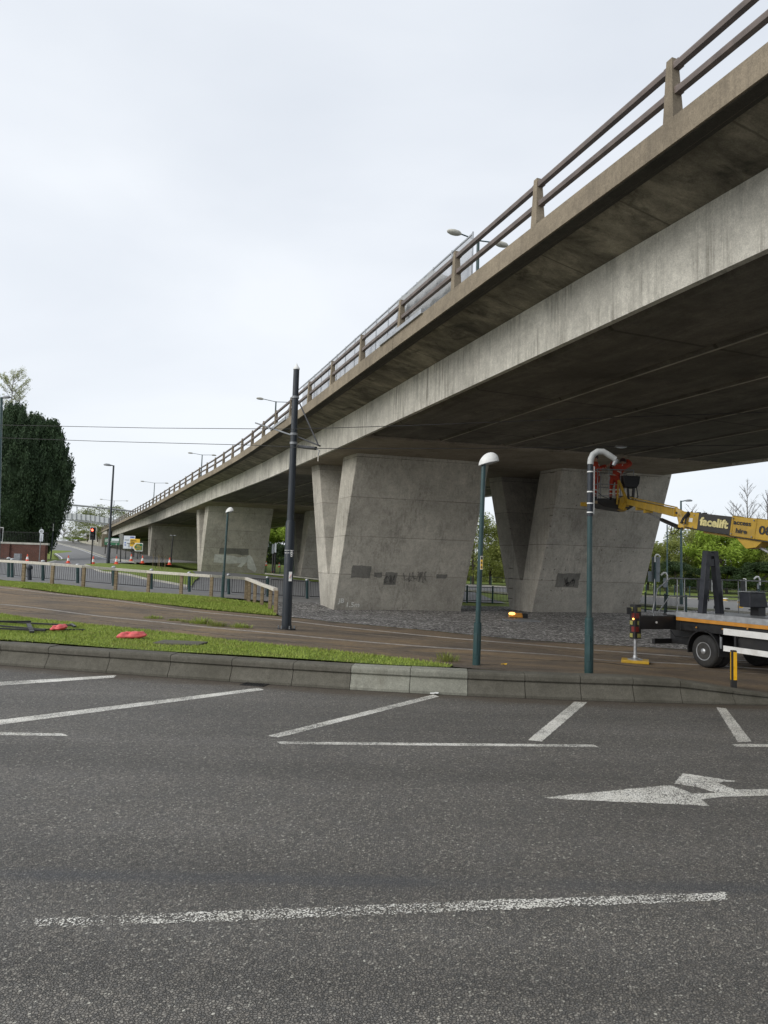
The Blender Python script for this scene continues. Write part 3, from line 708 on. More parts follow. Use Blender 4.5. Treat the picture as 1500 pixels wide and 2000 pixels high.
for z in (7.48,7.07):
    mb=MB(); sweep(mb,[(18.86,z-.05),(18.96,z-.05),(18.96,z+.05),(18.86,z+.05)],-44,SAB,3); mb.build('parapet_rail',M['brown_metal'],fly)
# short brackets where rails meet the posts
for s in ss[3:16]:
    t,n=pp(s)
    for z in (7.48,7.07):
        mb=MB(); mb.box(bp(s,-1.42,z),(.30,.115,.11),(t,n,Vector((0,0,1)))); mb.build('rail_bracket',M['brown_metal'],fly)
# crosshead slabs over the piers (slightly below the beams)
# ---------------------------------------------------------------- piers
def pier_centre(s,q=.75): return bp(s,q,0)
def vblock(root,c,tdir,wdir,width,ztop,zbot,top=6.1,base=2.0,th=(1.9,1.3),mat=None,name='v_leaf',crotch=None,rec=3.0):
    """c: centre of left end on plan, tdir: along bridge, wdir: across. Two leaning leaves on one stem."""
    Zc=zbot+(ztop-zbot)*.235 if crotch is None else crotch
    def Pt(t,z): return Vector((c.x,c.y,0))+tdir*t+Vector((0,0,z))
    # linear outer edges
    def outer(z): return base/2+(top-base)/2*(z-zbot)/(ztop-zbot)
    zb=zbot-.6
    # stem
    ob=outer(zb); oc=outer(Zc)
    out=[]
    th0=.95; 
    for sg,th_ in ((-1,th[0]),(1,th[1])):
        # leaf polygon incl. its half of stem
        g=.16
        poly=[Pt(sg*.004,zb),Pt(sg*ob,zb),Pt(sg*top/2,ztop),Pt(sg*(top/2-th_),ztop),Pt(sg*g,Zc),Pt(sg*.004,Zc)]
        mb=MB(); mb.prism(poly,wdir*width); out.append(mb.build(name,mat or M['pier'],root,bevel=.03))
    # thin recessed diaphragm between the leaves, dark inside of the V
    mb=MB(); poly=[Pt(-.3,Zc-.1),Pt(.3,Zc-.1),Pt(top/2-th[1]+.2,ztop),Pt(-(top/2-th[0]+.2),ztop)]
    mb.prism([p+wdir*rec for p in poly],wdir*.35); out.append(mb.build('web_wall',mat or M['pier'],root))
    return out
def unit(v): v=Vector(v); return v.normalized()
SK=math.radians(13.0)  # skew of the pier line
piers=[]
def make_pier(s,lab,first=False,top=7.0,base=1.9,sk=SK,zb=None,solo=False):
    c0=bp(s,1.04,0); a=heading(s)+math.radians(4 if first else 0); t=Vector((-math.sin(a),math.cos(a),0)); w=Vector((math.cos(sk),math.sin(sk),0))
    ztop=4.92+zr(s)
    for k,(off,nm) in enumerate(((0,'left'),(10.5,'right'))):
        c=c0+w*off; z0=zb if zb is not None else G(c.x+w.x*3,c.y+w.y*3)
        root=empty('bridge_pier',(c.x,c.y,z0),lab[k],'bridge pier','V-shaped concrete piers carrying the flyover')
        vblock(root,c,t,w,(15 if solo else 6.6) if k==0 else 6.2,ztop,z0,top,base,mat=M['pierh'] if (first and k==1) else M['pier'],crotch=z0+1.85 if first else None,rec=3.0 if k==0 else 5.2)
        if solo: break
        piers.append((root,c,t,w,ztop,z0))
    # crosshead
    mb=MB(); L=8.0; kq=math.sin(sk-heading(s)); n_=16; rows=[]
    for i_ in range(n_+1):
        u=-L+2*L*i_/n_
        for q_,z_ in ((.16,4.80),(17.34,4.80),(17.34,4.95),(.16,4.95)): rows.append(bp(s+u+kq*q_,q_,z_))
    mb.add(rows,[(a*4+b,a*4+(b+1)%4,a*4+4+(b+1)%4,a*4+4+b) for a in range(n_) for b in range(4)]+[(0,1,2,3),(n_*4,n_*4+1,n_*4+2,n_*4+3)])
    mb.build('crosshead',M['beamsoft'],fly)
M['beamsoft']=concrete('crosshead_concrete',(.28,.24,.19),streak=0,patch=.4,stain=(.09,.075,.055))
make_pier(5.0,['large pale V-shaped pier block standing in the gravel behind the dark mast','V-shaped pier block with dotted tie holes behind the workers in the basket'],True,zb=.02)
make_pier(48.5,['middle-distance V-shaped pier block with pale painted-out patches on its wall','dark V-shaped pier block glimpsed behind the mast, in shade'],False)
make_pier(93.0,['far V-shaped pier block beside the white and yellow road signs','far V-shaped pier block deep in shade behind the far signs'],False,top=5.0,base=1.8,solo=True)
# far abutment and retaining wall
ab=empty('retaining_wall',bp(SAB,-1.3,-6),'long retaining wall and abutment beside the slip road at far left','retaining wall')
mb=MB(); 
for sA,sB in ((SAB+.9,S1-12),):
    n=60; prev=None
    for k in range(n):
        s=sA+(sB-sA)*k/n; s2=sA+(sB-sA)*(k+1)/n
        P=bp(s,-1.3,6.2); Q=bp(s2,-1.3,6.2); tt,nn=pp(s)
        mb.prism([Vector((P.x,P.y,-2)),Vector((Q.x,Q.y,-2)),Q,P],nn*.8)
mb.build('wall_panel',M['wallc'] if 'wallc' in M else M['pier'],ab)
t,n=pp(SAB); mb=MB()
P=bp(SAB,-1.75,0); mb.box((P.x,P.y,4.1),(1.3,1.2,8.2),(t,n,Vector((0,0,1)))); mb.build('pilaster',M['beam'],ab)
mb=MB()
P=bp(SAB+1.5,20.0,0); mb.box((P.x,P.y,2),(1.2,40,10.0),(t,n,Vector((0,0,1)))); mb.build('abutment_face',M['pier'],ab)
# ---------------------------------------------------------------- street furniture
Z3=Vector((0,0,1))
def V(*a): return Vector(a)
def base_at(px,py): p=gg(px,py); return p
def vpt(px,py,Y): return at(px,py,Y)
# --- green lamp column with hooded white head
def column(root,b,H,rb,rt,hb,tilt=V(0,0,0),mat='teal',door=True):
    mb=MB(); top=b+V(0,0,H)+tilt; k=lambda f:b+(top-b)*f
    f=hb/H
    mb.tube([b-V(0,0,.15),k(f-.02),k(f+.01),k(f+.012)],[rb,rb,rb*.98,rt*1.08],14)
    mb.build('base_section',M[mat],root,smooth=True)
    mb=MB(); mb.tube([k(f+.005),k(.6),top],[rt*1.05,rt,rt*.92],14); mb.build('shaft',M[mat],root,smooth=True)
    if door:
        mb=MB(); c=k(f*.55); mb.box(c+V(-rb*.55,-rb*.86,0),(rb*.9,.012,hb*.5),(V(.84,-.54,0),V(.54,.84,0),Z3)); mb.build('access_door',M[mat],root)
    return top
def hood(root,top,d,L=.36,W=.30,hh=.26):
    d=V(*d).normalized(); s=V(-d.y,d.x,0)
    mb=MB(); n=14; m=7; c=top+V(0,0,.0)
    rows=[]
    for i in range(m+1):
        ph=math.pi/2*i/m
        for k in range(n):
            t=2*math.pi*k/n; ct=math.cos(t); st=math.sin(t)
            rows.append(c+d*(L*.30+ (L*.62)*math.cos(ph)*ct)+s*(W*.5*math.cos(ph)*st)+V(0,0,.0+hh*math.sin(ph)+ .05*ct*math.cos(ph)))
    fs=[(i*n+k,i*n+(k+1)%n,(i+1)*n+(k+1)%n,(i+1)*n+k) for i in range(m) for k in range(n)]
    mb.add(rows,fs); mb.build('lamp_hood',M['white'],root,smooth=True)
    mb=MB(); vs=[c+d*(L*.30+L*.55*math.cos(2*math.pi*k/n))+s*(W*.44*math.sin(2*math.pi*k/n))+V(0,0,-.01+.05*math.cos(2*math.pi*k/n)) for k in range(n)]
    mb.prism(vs,(0,0,.03)); mb.build('lamp_glass',M['lens'],root)
def lamp_hooded(px,py,tx,ty,label,rb=.078,rt=.05,hb=.82,d=(.9,-.2,0),sc=1.0,Y=None):
    b=gg(px,py) if Y is None else at(px,py,Y); t=at(tx,ty,b.y); H=t.z-b.z
    root=empty('lamp_column',b,label,'street lamp'); top=column(root,b,H,rb,rt,hb,V(t.x-b.x,0,0)); hood(root,top,d,.33*sc,.28*sc,.22*sc); return root,b,top
r1,b1,t1=lamp_hooded(930,1303,945,905,'green lamp column with white domed head, standing at the end of the near grass strip')
# yellow number plate strapped on it, and loose tape
mb=MB(); c=b1+(t1-b1)*((1303-1102)/398.)+V(.02,-.07,0); mb.box(c,(.052,.01,.27)); pl=mb.build('number_plate',M['woodtop'],r1); mb=MB(); mb.box(c+V(0,-.006,-.03),(.036,.006,.18)); mb.build('amber_field',M['yellow_sign'],pl); mb=MB(); mb.box(c+V(0,-.006,.095),(.034,.006,.06)); mb.build('black_field',M['black'],pl)
mb=MB()
for i,ch in enumerate('66'): text(mb,ch,c+V(-.018,-.011,-.02-i*.085),V(1,0,0),Z3,.07,bold=.002,depth=.001)
mb.build('numerals',M['black'],pl)
r2,b2_,t2=lamp_hooded(434,1170,445,1000,'slim green lamp column with small white hood behind the timber fence',rb=.075,rt=.055,hb=1.3,d=(.7,-.3,0),sc=1.05)
# swan-neck column
b=at(1150,1322,14.0); b.z=G(b.x,b.y); t=at(1153,907,14.0)
r3=empty('swan_neck_column',b,'lamp column with pale bent swan neck and white clamps, in front of the workers in the basket','street lamp')
def lerp(a,b,f): return a+(b-a)*f
mb=MB(); mb.tube([b-V(0,0,.15),lerp(b,t,.255),lerp(b,t,.27),lerp(b,t,.272)],[.085,.085,.083,.058],14); mb.build('base_section',M['teal'],r3,smooth=True)
mb=MB(); mb.tube([lerp(b,t,.27),lerp(b,t,.75)],[.055,.052],14); mb.build('shaft',M['teal'],r3,smooth=True)
mb=MB(); mb.tube([lerp(b,t,.75),t],[.057,.055],14); mb.build('dark_sleeve',M['darkblue'],r3,smooth=True)
mb=MB(); mb.tube([t,at(1154,897,14),at(1158,888,14),at(1167,882,14),at(1178,882,14),at(1190,889,14),at(1202,897,14)],[.062,.062,.062,.062,.06,.058,.055],12)
M['pipe']=simple('grey_white_pipe',(.40,.41,.40),.45,.0,.12,8); mb.build('swan_neck',M['pipe'],r3,smooth=True)
mb=MB(); mb.tube([at(1204,897.5,14),at(1198,909,14)],[.05,.035],10); mb.build('neck_end',M['gsteel'],r3)
for y in (922,962,985,1003):
    mb=MB(); f=(1322-y)/415.; c=lerp(b,t,f); mb.tube([c-V(0,0,.012),c+V(0,0,.012)],.062,14); mb.build('clamp_band',M['white'],r3)
mb=MB(); mb.tube([lerp(b,t,.76)+V(.07,-.02,0),lerp(b,t,.99)+V(.07,-.02,0)],.013,8); mb.build('conduit',M['pipe'],r3)
mb=MB(); mb.box(lerp(b,t,.13)+V(-.05,-.078,0),(.09,.012,.5),(V(.84,-.54,0),V(.54,.84,0),Z3)); mb.build('access_door',M['teal'],r3)
# --- tall overhead line mast
b=gg(559,1232); t=at(579,722,b.y)
mast=empty('overhead_line_mast',b,'tall dark overhead line mast with pointed white cap between the tracks','mast')
mb=MB(); mb.tube([b+V(0,0,.05),lerp(b,t,.405),lerp(b,t,.415)],[.145,.14,.112],18); mb.build('lower_tube',M['darkblue'],mast,smooth=True)
mb=MB(); mb.tube([lerp(b,t,.41),t],[.11,.09],18); mb.build('upper_tube',M['darkblue'],mast,smooth=True)
mb=MB(); mb.lathe(t,[(.10,0),(.10,.05),(.06,.10),(.012,.19),(.0,.2)],14); mb.build('cap',M['white'],mast,smooth=True)
mb=MB(); mb.lathe(b,[(.28,-.05),(.28,.06),(.16,.075)],8); mb.build('base_plate',M['black'],mast)
for k in range(6):
    a=k*math.pi/3; mb=MB(); mb.lathe(b+V(.235*math.cos(a),.235*math.sin(a),.05),[(.022,0),(.022,.09),(.012,.1)],6); mb.build('anchor_bolt',M['gsteel'],mast)
D=b.y
for y,r in ((778,.115),(851,.115),(869,.118)):
    f=(1232-y)/510.; c=lerp(b,t,f); mb=MB(); mb.tube([c-V(0,0,.035),c+V(0,0,.035)],r,14); mb.build('clamp_collar',M['gsteel'],mast)
mb=MB(); mb.tube([at(583,783,D-.3),at(622,870,D-1.6)],.022,8); mb.build('stay_rod',M['black'],mast)
mb=MB(); mb.tube([at(581,853,D-.1),at(625,871,D-1.6)],.024,8); mb.build('lower_strut',M['black'],mast)
mb=MB(); mb.tube([at(499,826,D+1.9),at(570,850,D+.1)],.024,8); mb.build('back_strut',M['gsteel'],mast)
mb=MB(); mb.tube([at(583,872,D-.1),at(617,876,D-1.4)],.05,10); mb.build('insulator',M['black'],mast)
mb=MB(); mb.tube([at(617,876,D-1.4),at(624,880,D-1.5),at(622,886,D-1.5),at(621.5,890,D-1.5)],.014,6); mb.build('registration_arm',M['gsteel'],mast)
mb=MB(); mb.tube([at(621.5,890,D-1.5),at(621,901,D-1.5)],.016,6); mb.build('weight',M['woodtop'],mast)
# stickers on the mast
n=V(.10,-.995,0).normalized(); rt=V(.995,.10,0)
def sticker(px,py,w,h,m,parent=mast,name='sticker',r=.15,Yb=None):
    c=at(px,py,(Yb or D)-r-.012); mb=MB(); mb.box(c,(w,.008,h),(rt,n,Z3)); return mb.build(name,m,parent),c
o,c=sticker(569.5,1081,.05,.19,M['white']); 
mb=MB(); [mb.box(c+V(0,-.008,z),(.03,.004,.028)) for z in (.055,.0,-.055)]; mb.build('sticker_print',M['black'],o)
o,c=sticker(567,1126,.09,.28,M['white']); mb=MB(); mb.bar(c+V(-.02,-.009,-.05),c+V(.03,-.009,.06),.004,.03,(0,1,0)); mb.build('red_mark',M['red'],o)
for y in (1078.5,1083.5):
    f=(1232-y)/510.; cc=lerp(b,t,f); mb=MB(); mb.tube([cc-V(0,0,.01),cc+V(0,0,.01)],.142,16); mb.build('white_band',M['white'],mast)
# --- overhead wires
def wire(pts,label,r=.009,mat='black'):
    P=[at(*p) for p in pts]; q=[]
    for a,b2 in zip(P[:-1],P[1:]): q+=[lerp(a,b2,k/6) for k in range(6)]
    q.append(P[-1]); mb=MB(); mb.tube(q,r,6); return tag(mb.build('overhead_wire',M[mat]),label,'wire','tram overhead wires')
wire([(-60,829,24),(300,836,21.5),(575,838,19.6),(805,831,18.6),(1100,819,18),(1560,803,17)],'upper overhead wire running left to right past the mast')
wire([(-60,853,25),(200,862,22.5),(495,869.5,20),(620,876,18.7),(900,876,18.4),(1500,869,17.6),(1560,868,17.6)],'lower overhead wire, held by the bracket on the mast')
# --- timber fence
tf=empty('timber_fence',gg(289,1158),'low timber post and rail fence with pale top rail along the grass','fence')
tp=[(-10,1135),(45,1140),(101,1144.5),(162,1149.5),(225,1154),(289,1158.5),(353,1163),(412,1168),(480,1172),(486,1175),(497,1179),(511,1185),(527,1194),(538,1201)]
tt=[(-10,1096),(45,1099),(101,1103),(162,1108),(225,1113),(289,1118),(353,1122.5),(412,1126.5),(480,1131),(486,1133),(497,1137),(511,1143),(527,1148.5),(538,1153)]
tops=[]
for (x,y),(x2,y2) in zip(tp,tt):
    g=gg(x,y); T=at(x2,y2,g.y); tops.append(T); mb=MB(); mb.box((g.x,g.y,(g.z-.1+T.z)/2),(.15,.15,T.z-g.z+.1)); mb.build('post',M['wood'],tf,bevel=.008)
for rng in (range(0,8),range(8,13)):
    for i in rng:
        mb=MB(); a=tops[i]; c=tops[i+1]; a=a-(c-a)*.01; mb.bar(a+V(0,0,.03),c+V(0,0,.03),.19,.135); mb.build('top_rail',M['woodtop'],tf,bevel=.01)
# --- pedestrian guard rail
gr=empty('guard_rail',gg(222,1146),'dark green pedestrian guard rail with round capped posts behind the timber fence','guard rail')
gb=[(-25,1124),(17,1128),(24,1129),(84,1135.5),(152,1140.5),(222,1146),(296,1151.5),(370,1157),(447,1162.5),(523,1167),(600,1171),(660,1172)]
gts=[(-25,1084),(17,1088),(24,1090),(84,1093.5),(152,1100.5),(222,1105),(296,1110.5),(370,1116),(447,1120),(523,1125),(600,1130),(660,1133)]
GB=[];GT=[]
for (x,y),(x2,y2) in zip(gb,gts):
    g=gg(x,y); T=at(x2,y2,g.y); GB.append(g); GT.append(T)
    mb=MB(); mb.tube([g-V(0,0,.1),T-V(0,0,.10)],.085,12); po=mb.build('post',M['teal'],gr,smooth=True)
    mb=MB(); mb.lathe(T-V(0,0,.12),[(.11,0),(.12,.03),(.115,.06),(.07,.10),(.0,.12)],12); mb.build('cap',M['galv'],po,smooth=True)
def panel(a,b2,h,parent,n=16,mat='black',r=.012,z0=.16,gap=.16):
    d=(b2-a); L=d.length; u=d/L; a=a+u*gap; b2=b2-u*gap; mb=MB()
    for z in (z0,h): mb.tube([a+V(0,0,z),b2+V(0,0,z)],r*1.8,6)
    for k in range(n+1): p=lerp(a,b2,k/n); mb.tube([p+V(0,0,z0),p+V(0,0,h)],r*(1.5 if k in (0,n) else .9),5,cap=False)
    return mb.build('bar_panel',M[mat],parent)
for i in range(len(GB)-1):
    if i==1: continue
    panel(GB[i],GB[i+1],(GT[i]-GB[i]).z-.18,gr,15)
# --- blue stub post by the guard rail
g=gg(58,1135); T=at(58,1103,g.y); mb=MB(); o=empty('stub_post',g,'short dark blue post with rounded head just behind the timber fence at left','post')
mb.tube([g,g+V(0,0,.03)],.2,12); mb.build('foot',M['darkblue'],o)
mb=MB(); mb.tube([g,T-V(0,0,.25)],.11,12); mb.build('stem',M['darkblue'],o,smooth=True)
mb=MB(); mb.lathe(T-V(0,0,.28),[(.11,0),(.16,.05),(.165,.16),(.12,.25),(.0,.29)],12); mb.build('head',M['darkblue'],o,smooth=True)
# --- guard rails in the background, seen between and beside the piers
def far_rail(px,px1,Y0,Y1,h,n,label,postm='teal'):
    root=empty('guard_rail',at(px[0],px[1],Y0),label,'guard rail','dark guard rails in the background')
    A=at(px[0],px[1],Y0); B=at(px1[0],px1[1],Y1); A.z=G(A.x,A.y); B.z=G(B.x,B.y); root.location=A
    for k in range(n+1):
        p=lerp(A,B,k/n); p.z=G(p.x,p.y); mb=MB(); mb.tube([p,p+V(0,0,h+.1)],.06,8); mb.build('post',M[postm],root)
        if k<n:
            q=lerp(A,B,(k+1)/n); q.z=G(q.x,q.y); panel(p,q,h,root,16,r=.014,gap=.05)
far_rail((860,1192),(1010,1192),44,46,1.0,3,'dark bar guard rail across the bright grass in the gap between the pier blocks')
far_rail((1225,1196),(1340,1200),43,38.5,1.05,3,'dark bar guard rail behind the truck on the right')
far_rail((490,1130),(600,1130),92,96,1.2,4,'dark bar guard rail along the far side of the road under the bridge')
far_rail((880,1140),(1040,1140),92,90,1.1,4,'dark bar guard rail beyond the distant road, in the gap between pier blocks')
far_rail((1262,1166),(1560,1170),70,56,1.1,9,'dark bar guard rail beyond the distant road on the right')
# --- tall street lights
def tall_lamp(px,py,tx,ty,Y,label,arms=((-1,0),),L=1.2,r=.09,mat='teal',slope=.06,grp=None,hl=.6):
    b=at(px,py,Y); t=at(tx,ty,Y)
    root=empty('street_light',b,label,'street light',grp)
    mb=MB(); mb.tube([b,lerp(b,t,.2),lerp(b,t,.21),t],[r*1.4,r*1.35,r,r*.7],10); mb.build('pole',M[mat],root,smooth=True)
    for a in arms:
        d=V(a[0],a[1],0).normalized(); e=t+d*L+V(0,0,L*slope)
        mb=MB(); mb.tube([t-V(0,0,.05),e],r*.42,8); mb.build('arm',M[mat],root)
        s=V(-d.y,d.x,0); mb=MB(); k=12; c=e+d*hl*.45
        rows=[]
        for z,f in ((-.07,.82),(0,1),(.06,.85),(.11,.45)):
            for j in range(k):
                th=2*math.pi*j/k; rows.append(c+d*(hl*.55*f*math.cos(th))+s*(hl*.24*f*math.sin(th))+V(0,0,z*hl/.6+hl*.55*f*math.cos(th)*slope))
        mb.add(rows,[(i*k+j,i*k+(j+1)%k,(i+1)*k+(j+1)%k,(i+1)*k+j) for i in range(3) for j in range(k)]+[tuple(range(k)),tuple(range(3*k,4*k))])
        mb.build('lantern',M['gsteel'],root,smooth=True)
    return root
gd='double-armed street lights along the flyover deck'
def deck_lamp(tx,ty,Y,by,label,L=1.6):
    t=at(tx,ty,Y); b=V(t.x-.02*0,t.y,t.z-8.6)
    # plumb pole: base straight below the top
    root=empty('street_light',b,label,'street light',gd)
    mb=MB(); mb.tube([b,t],[.13,.075],10); mb.build('pole',M['teal'],root,smooth=True)
    return root,t
for tx,ty,Y,al,lab in ((934,468,34.6,1.0,'nearest double-armed street light rising behind the parapet'),(539,784,75,1.35,'double-armed street light just left of the mast top'),(395,888,115,1.5,'double-armed street light above the middle of the parapet'),(302,943,158,2.2,'double-armed street light above the far parapet'),(223,978,212,3.2,'double-armed street light beside the tall single-armed one'),(151,990,245,4.2,'farthest double-armed street light, over the footbridge')):
    root,t=deck_lamp(tx,ty,Y,0,lab)
    d0=V(-.91,-.41,0)
    for sg in (-1,1):
        d=d0*sg; L=al; e=t+d*L+V(0,0,.06*L)
        mb=MB(); mb.tube([t-V(0,0,.05),e],.035,8); mb.build('arm',M['teal'],root)
        hl=.75; s=V(-d.y,d.x,0); c=e+d*hl*.5; k=12; rows=[]
        for z,f in ((-.10,.7),(-.05,.95),(0,1),(.07,.85),(.12,.45)):
            for j in range(k):
                th=2*math.pi*j/k; rows.append(c+d*(hl*.55*f*math.cos(th))+s*(hl*.27*f*math.sin(th))+V(0,0,z))
        mb=MB(); mb.add(rows,[(i*k+j,i*k+(j+1)%k,(i+1)*k+(j+1)%k,(i+1)*k+j) for i in range(4) for j in range(k)]+[tuple(range(k)),tuple(range(4*k,5*k))]); mb.build('lantern',M['pale'],root,smooth=True)
tall_lamp(211,1102,222,909,75,'tall dark single-armed street light rising in front of the far bridge end',arms=((-1,-.1),),L=.3,r=.13,mat='darkblue',hl=.75)
tall_lamp(-6,1112,3,776,46,'green street light at the left edge beside the tall evergreens',arms=((1,-.1),),L=.1,r=.12,hl=.55)
pl_=empty('traffic_light',at(99,1093,95),'thin dark signal pole with white-edged board by the brick wall end','traffic light'); mb=MB(); mb.tube([at(99,1093,95),at(106,1008,95)],.085,8); mb.build('pole',M['darkblue'],pl_)
mb=MB(); c=at(101.5,1029,95); mb.box(c,(.34,.2,.95)); mb.build('signal_head',M['black'],pl_); mb=MB(); mb.box(c+V(.22,-.1,0),(.09,.04,1.1)); mb.box(c+V(.05,-.1,.52),(.3,.04,.08)); mb.build('backing_board',M['white'],pl_)
tall_lamp(333,1103,338,1046,78,'small dark lamp column with white head in front of the far pier',arms=((-1,0),(1,0)),L=.05,r=.09,mat='black',hl=.3,slope=0)
tall_lamp(1331,1180,1330,978,52,'green street light with short arm above the boom, beyond the truck',arms=((1,0),),L=.35,r=.09,hl=.5)
tall_lamp(1303,1180,1303,1025,60,'dark lamp column half hidden below the boom knuckle',arms=(),r=.07)
# --- traffic lights
def signal(px,py,tx,ty,Y,label,face=V(0,-1,0),hh=1.15,ww=.5,lit=True,pole=True):
    b=at(px,py,Y); t=at(tx,ty,Y); root=empty('traffic_light',b,label,'traffic light')
    s=V(-face.y,face.x,0)
    if pole: mb=MB(); mb.tube([b,t-V(0,0,hh*.5)],.06,10); mb.build('pole',M['black'],root,smooth=True)
    mb=MB(); mb.box(t,(ww+.09,.012,hh+.09),(s,face,Z3)); mb.build('backing_border',M['white'],root)
    mb=MB(); mb.box(t+face*.015,(ww,.012,hh),(s,face,Z3)); mb.build('backing_board',M['black'],root)
    mb=MB(); mb.box(t+face*.09,(.3,.14,.94),(s,face,Z3)); mb.build('signal_head',M['black'],root)
    for k in range(3):
        c=t+face*.165+V(0,0,.31-.31*k)
        mb=MB(); mb.lathe(c,[(.10,0),(.10,.012),(.06,.03)],14,face); mb.build('signal_lens',M['lightoff'] if (k==0 and lit) else M['black'],root)
        mb=MB()
        for j in range(10):
            a0=math.pi*j/10-.0; a1=math.pi*(j+1)/10
            p=lambda a,dd:c+s*(.12*math.cos(a))+V(0,0,.12*math.sin(a))+face*dd
            mb.add([p(a0,0),p(a1,0),p(a1,.17),p(a0,.17)],[(0,1,2,3)])
        mb.build('visor',M['black'],root)
signal(178,1103,181.5,1042,65,'traffic light showing red on a black pole at the tip of the grass island')
signal(-5,1100,-1,1044,60,'traffic light showing red, cut off at the left edge')
signal(235,1098,237,1053,80,'unlit traffic light seen edge-on beside the green road sign',face=V(-.95,.3,0),lit=False)
# --- road signs
def plate(root,cx,cy,w,h,Y,mat,border=None,name='sign_plate',face=V(-.12,-.99,0),off=0):
    c=at(cx,cy,Y); face=face.normalized(); s=V(-face.y,face.x,0); W=w*Y/F; H=h*Y/F
    if border:
        mb=MB(); mb.box(c+face*off,(W,.03,H),(s,face,Z3)); mb.build('sign_border',border,root)
        mb=MB(); mb.box(c+face*(off+.02),(W-.14,.03,H-.14),(s,face,Z3)); mb.build(name,mat,root)
    else:
        mb=MB(); mb.box(c+face*off,(W,.03,H),(s,face,Z3)); mb.build(name,mat,root)
    return c+face*(off+.04),s,W,H
def posts(root,pts,Y,r=.05,mat='black'):
    for (x,y0,y1) in pts:
        a=at(x,y0,Y+.12); b=at(x,y1,Y+.12); b.x=a.x; mb=MB(); mb.tube([a,b],r,8); mb.build('post',M[mat],root)
s1=empty('road_sign',at(218,1095,78),'green direction sign with pale inset panel behind the tall street light','road sign')
posts(s1,[(207,1052,1082),(230,1052,1082)],78)
c,s,W,H=plate(s1,219,1057.5,31,14,78,M['green_sign'])
mb=MB()
[mb.box(c+s*(W*x_)+V(0,-.01,z_),(W*w_,.006,.05),(s,V(0,-1,0),Z3)) for x_,z_,w_ in ((-.33,.22,.24),(-.33,.09,.26),(-.33,-.05,.24),(.05,-.05,.8))]
for k in (-.28,.3): mb.box(c+s*(W*k)+V(0,-.01,-.30),(.05,.006,.16),(s,V(0,-1,0),Z3)); 
mb.build('lettering',M['white'],s1)
mb=MB(); mb.box(c+s*(W*.22)+V(0,-.012,.2),(W*.5,.012,.26),(s,V(0,-1,0),Z3)); mb.build('inset_panel',M['sign_white'],s1)
s2=empty('road_sign',at(251,1098,82),'large white map-type road sign with blue patches in front of the dark bridge end','road sign')
posts(s2,[(246,1071,1092),(260,1071,1092)],82)
c,s,W,H=plate(s2,252.5,1059,23.5,25,82,M['sign_white'])
M['sign_blue']=simple('sign_blue',(.02,.08,.45),.45,0,.1,3)
mb=MB(); mb.box(c+s*(W*.24)+V(0,-.01,H*.4),(W*.36,.01,.12),(s,V(0,-1,0),Z3)); mb.box(c+s*(-W*.34)+V(0,-.01,-.06),(.12,.01,.12)); mb.box(c+s*(-W*.34)+V(0,-.01,-.32),(.12,.01,.12)); mb.build('blue_patch',M['sign_blue'],s2)
mb=MB()
mb.box(c+V(0,-.01,-.35),(.05,.006,.5)); mb.box(c+V(.0,-.01,-.12),(.5,.006,.05)); mb.box(c+s*(-W*.2)+V(0,-.01,.25),(W*.4,.006,.05)); mb.build('map_lines',M['black'],s2)
s3=empty('road_sign',at(265,1098,80),'yellow temporary road sign between the white sign and the green arrow sign','road sign')
posts(s3,[(258,1066,1092),(270,1066,1092)],80)
c,s,W,H=plate(s3,263.5,1060,20,15,80,M['yellow_sign'])
mb=MB()
for z,f in ((.22,.8),(.05,.55),(-.12,.7)): 
    for k in range(int(f*8)): mb.box(c+s*(-W*.4+k*W*.1)+V(0,-.01,z),(W*.07,.006,.08),(s,V(0,-1,0),Z3))
mb.build('lettering',M['black'],s3)
s4=empty('road_sign',at(268,1098,76),'green arrow-ended direction sign with white border pointing left','road sign')
posts(s4,[(262,1074,1088),(274,1074,1088)],76)
c=at(269,1068.5,76); s=V(.99,-.12,0); W=21*76/F; H=16*76/F; fc=V(-.12,-.99,0)
def arrow(sc,o): 
    return [c+s*(-W*.5*sc)+fc*o, c+s*(-W*.22*sc)+V(0,0,H*.5*sc)+fc*o, c+s*(W*.5*sc)+V(0,0,H*.5*sc)+fc*o, c+s*(W*.5*sc)-V(0,0,H*.5*sc)+fc*o, c+s*(-W*.22*sc)-V(0,0,H*.5*sc)+fc*o]
mb=MB(); mb.prism(arrow(1,0),fc*.03); mb.build('sign_border',M['white'],s4)
mb=MB(); mb.prism([p+s*.05 for p in arrow(.82,.031)],fc*.02); mb.build('sign_plate',M['green_sign'],s4)
mb=MB(); mb.prism([c+s*(-W*.40)+fc*.055,c+s*(-W*.18)+V(0,0,H*.36)+fc*.055,c+s*(-W*.10)+V(0,0,H*.36)+fc*.055,c+s*(-W*.30)+fc*.055,c+s*(-W*.10)-V(0,0,H*.36)+fc*.055,c+s*(-W*.18)-V(0,0,H*.36)+fc*.055],fc*.01)
for z,n_ in ((.2,3),(.02,5),(-.2,5)):
    for k in range(n_): mb.box(c+s*(-W*.05+k*.115)+V(0,0,z)+fc*.06,(.08,.006,.09),(s,fc,Z3))
mb.build('lettering',M['yellow_sign'],s4)
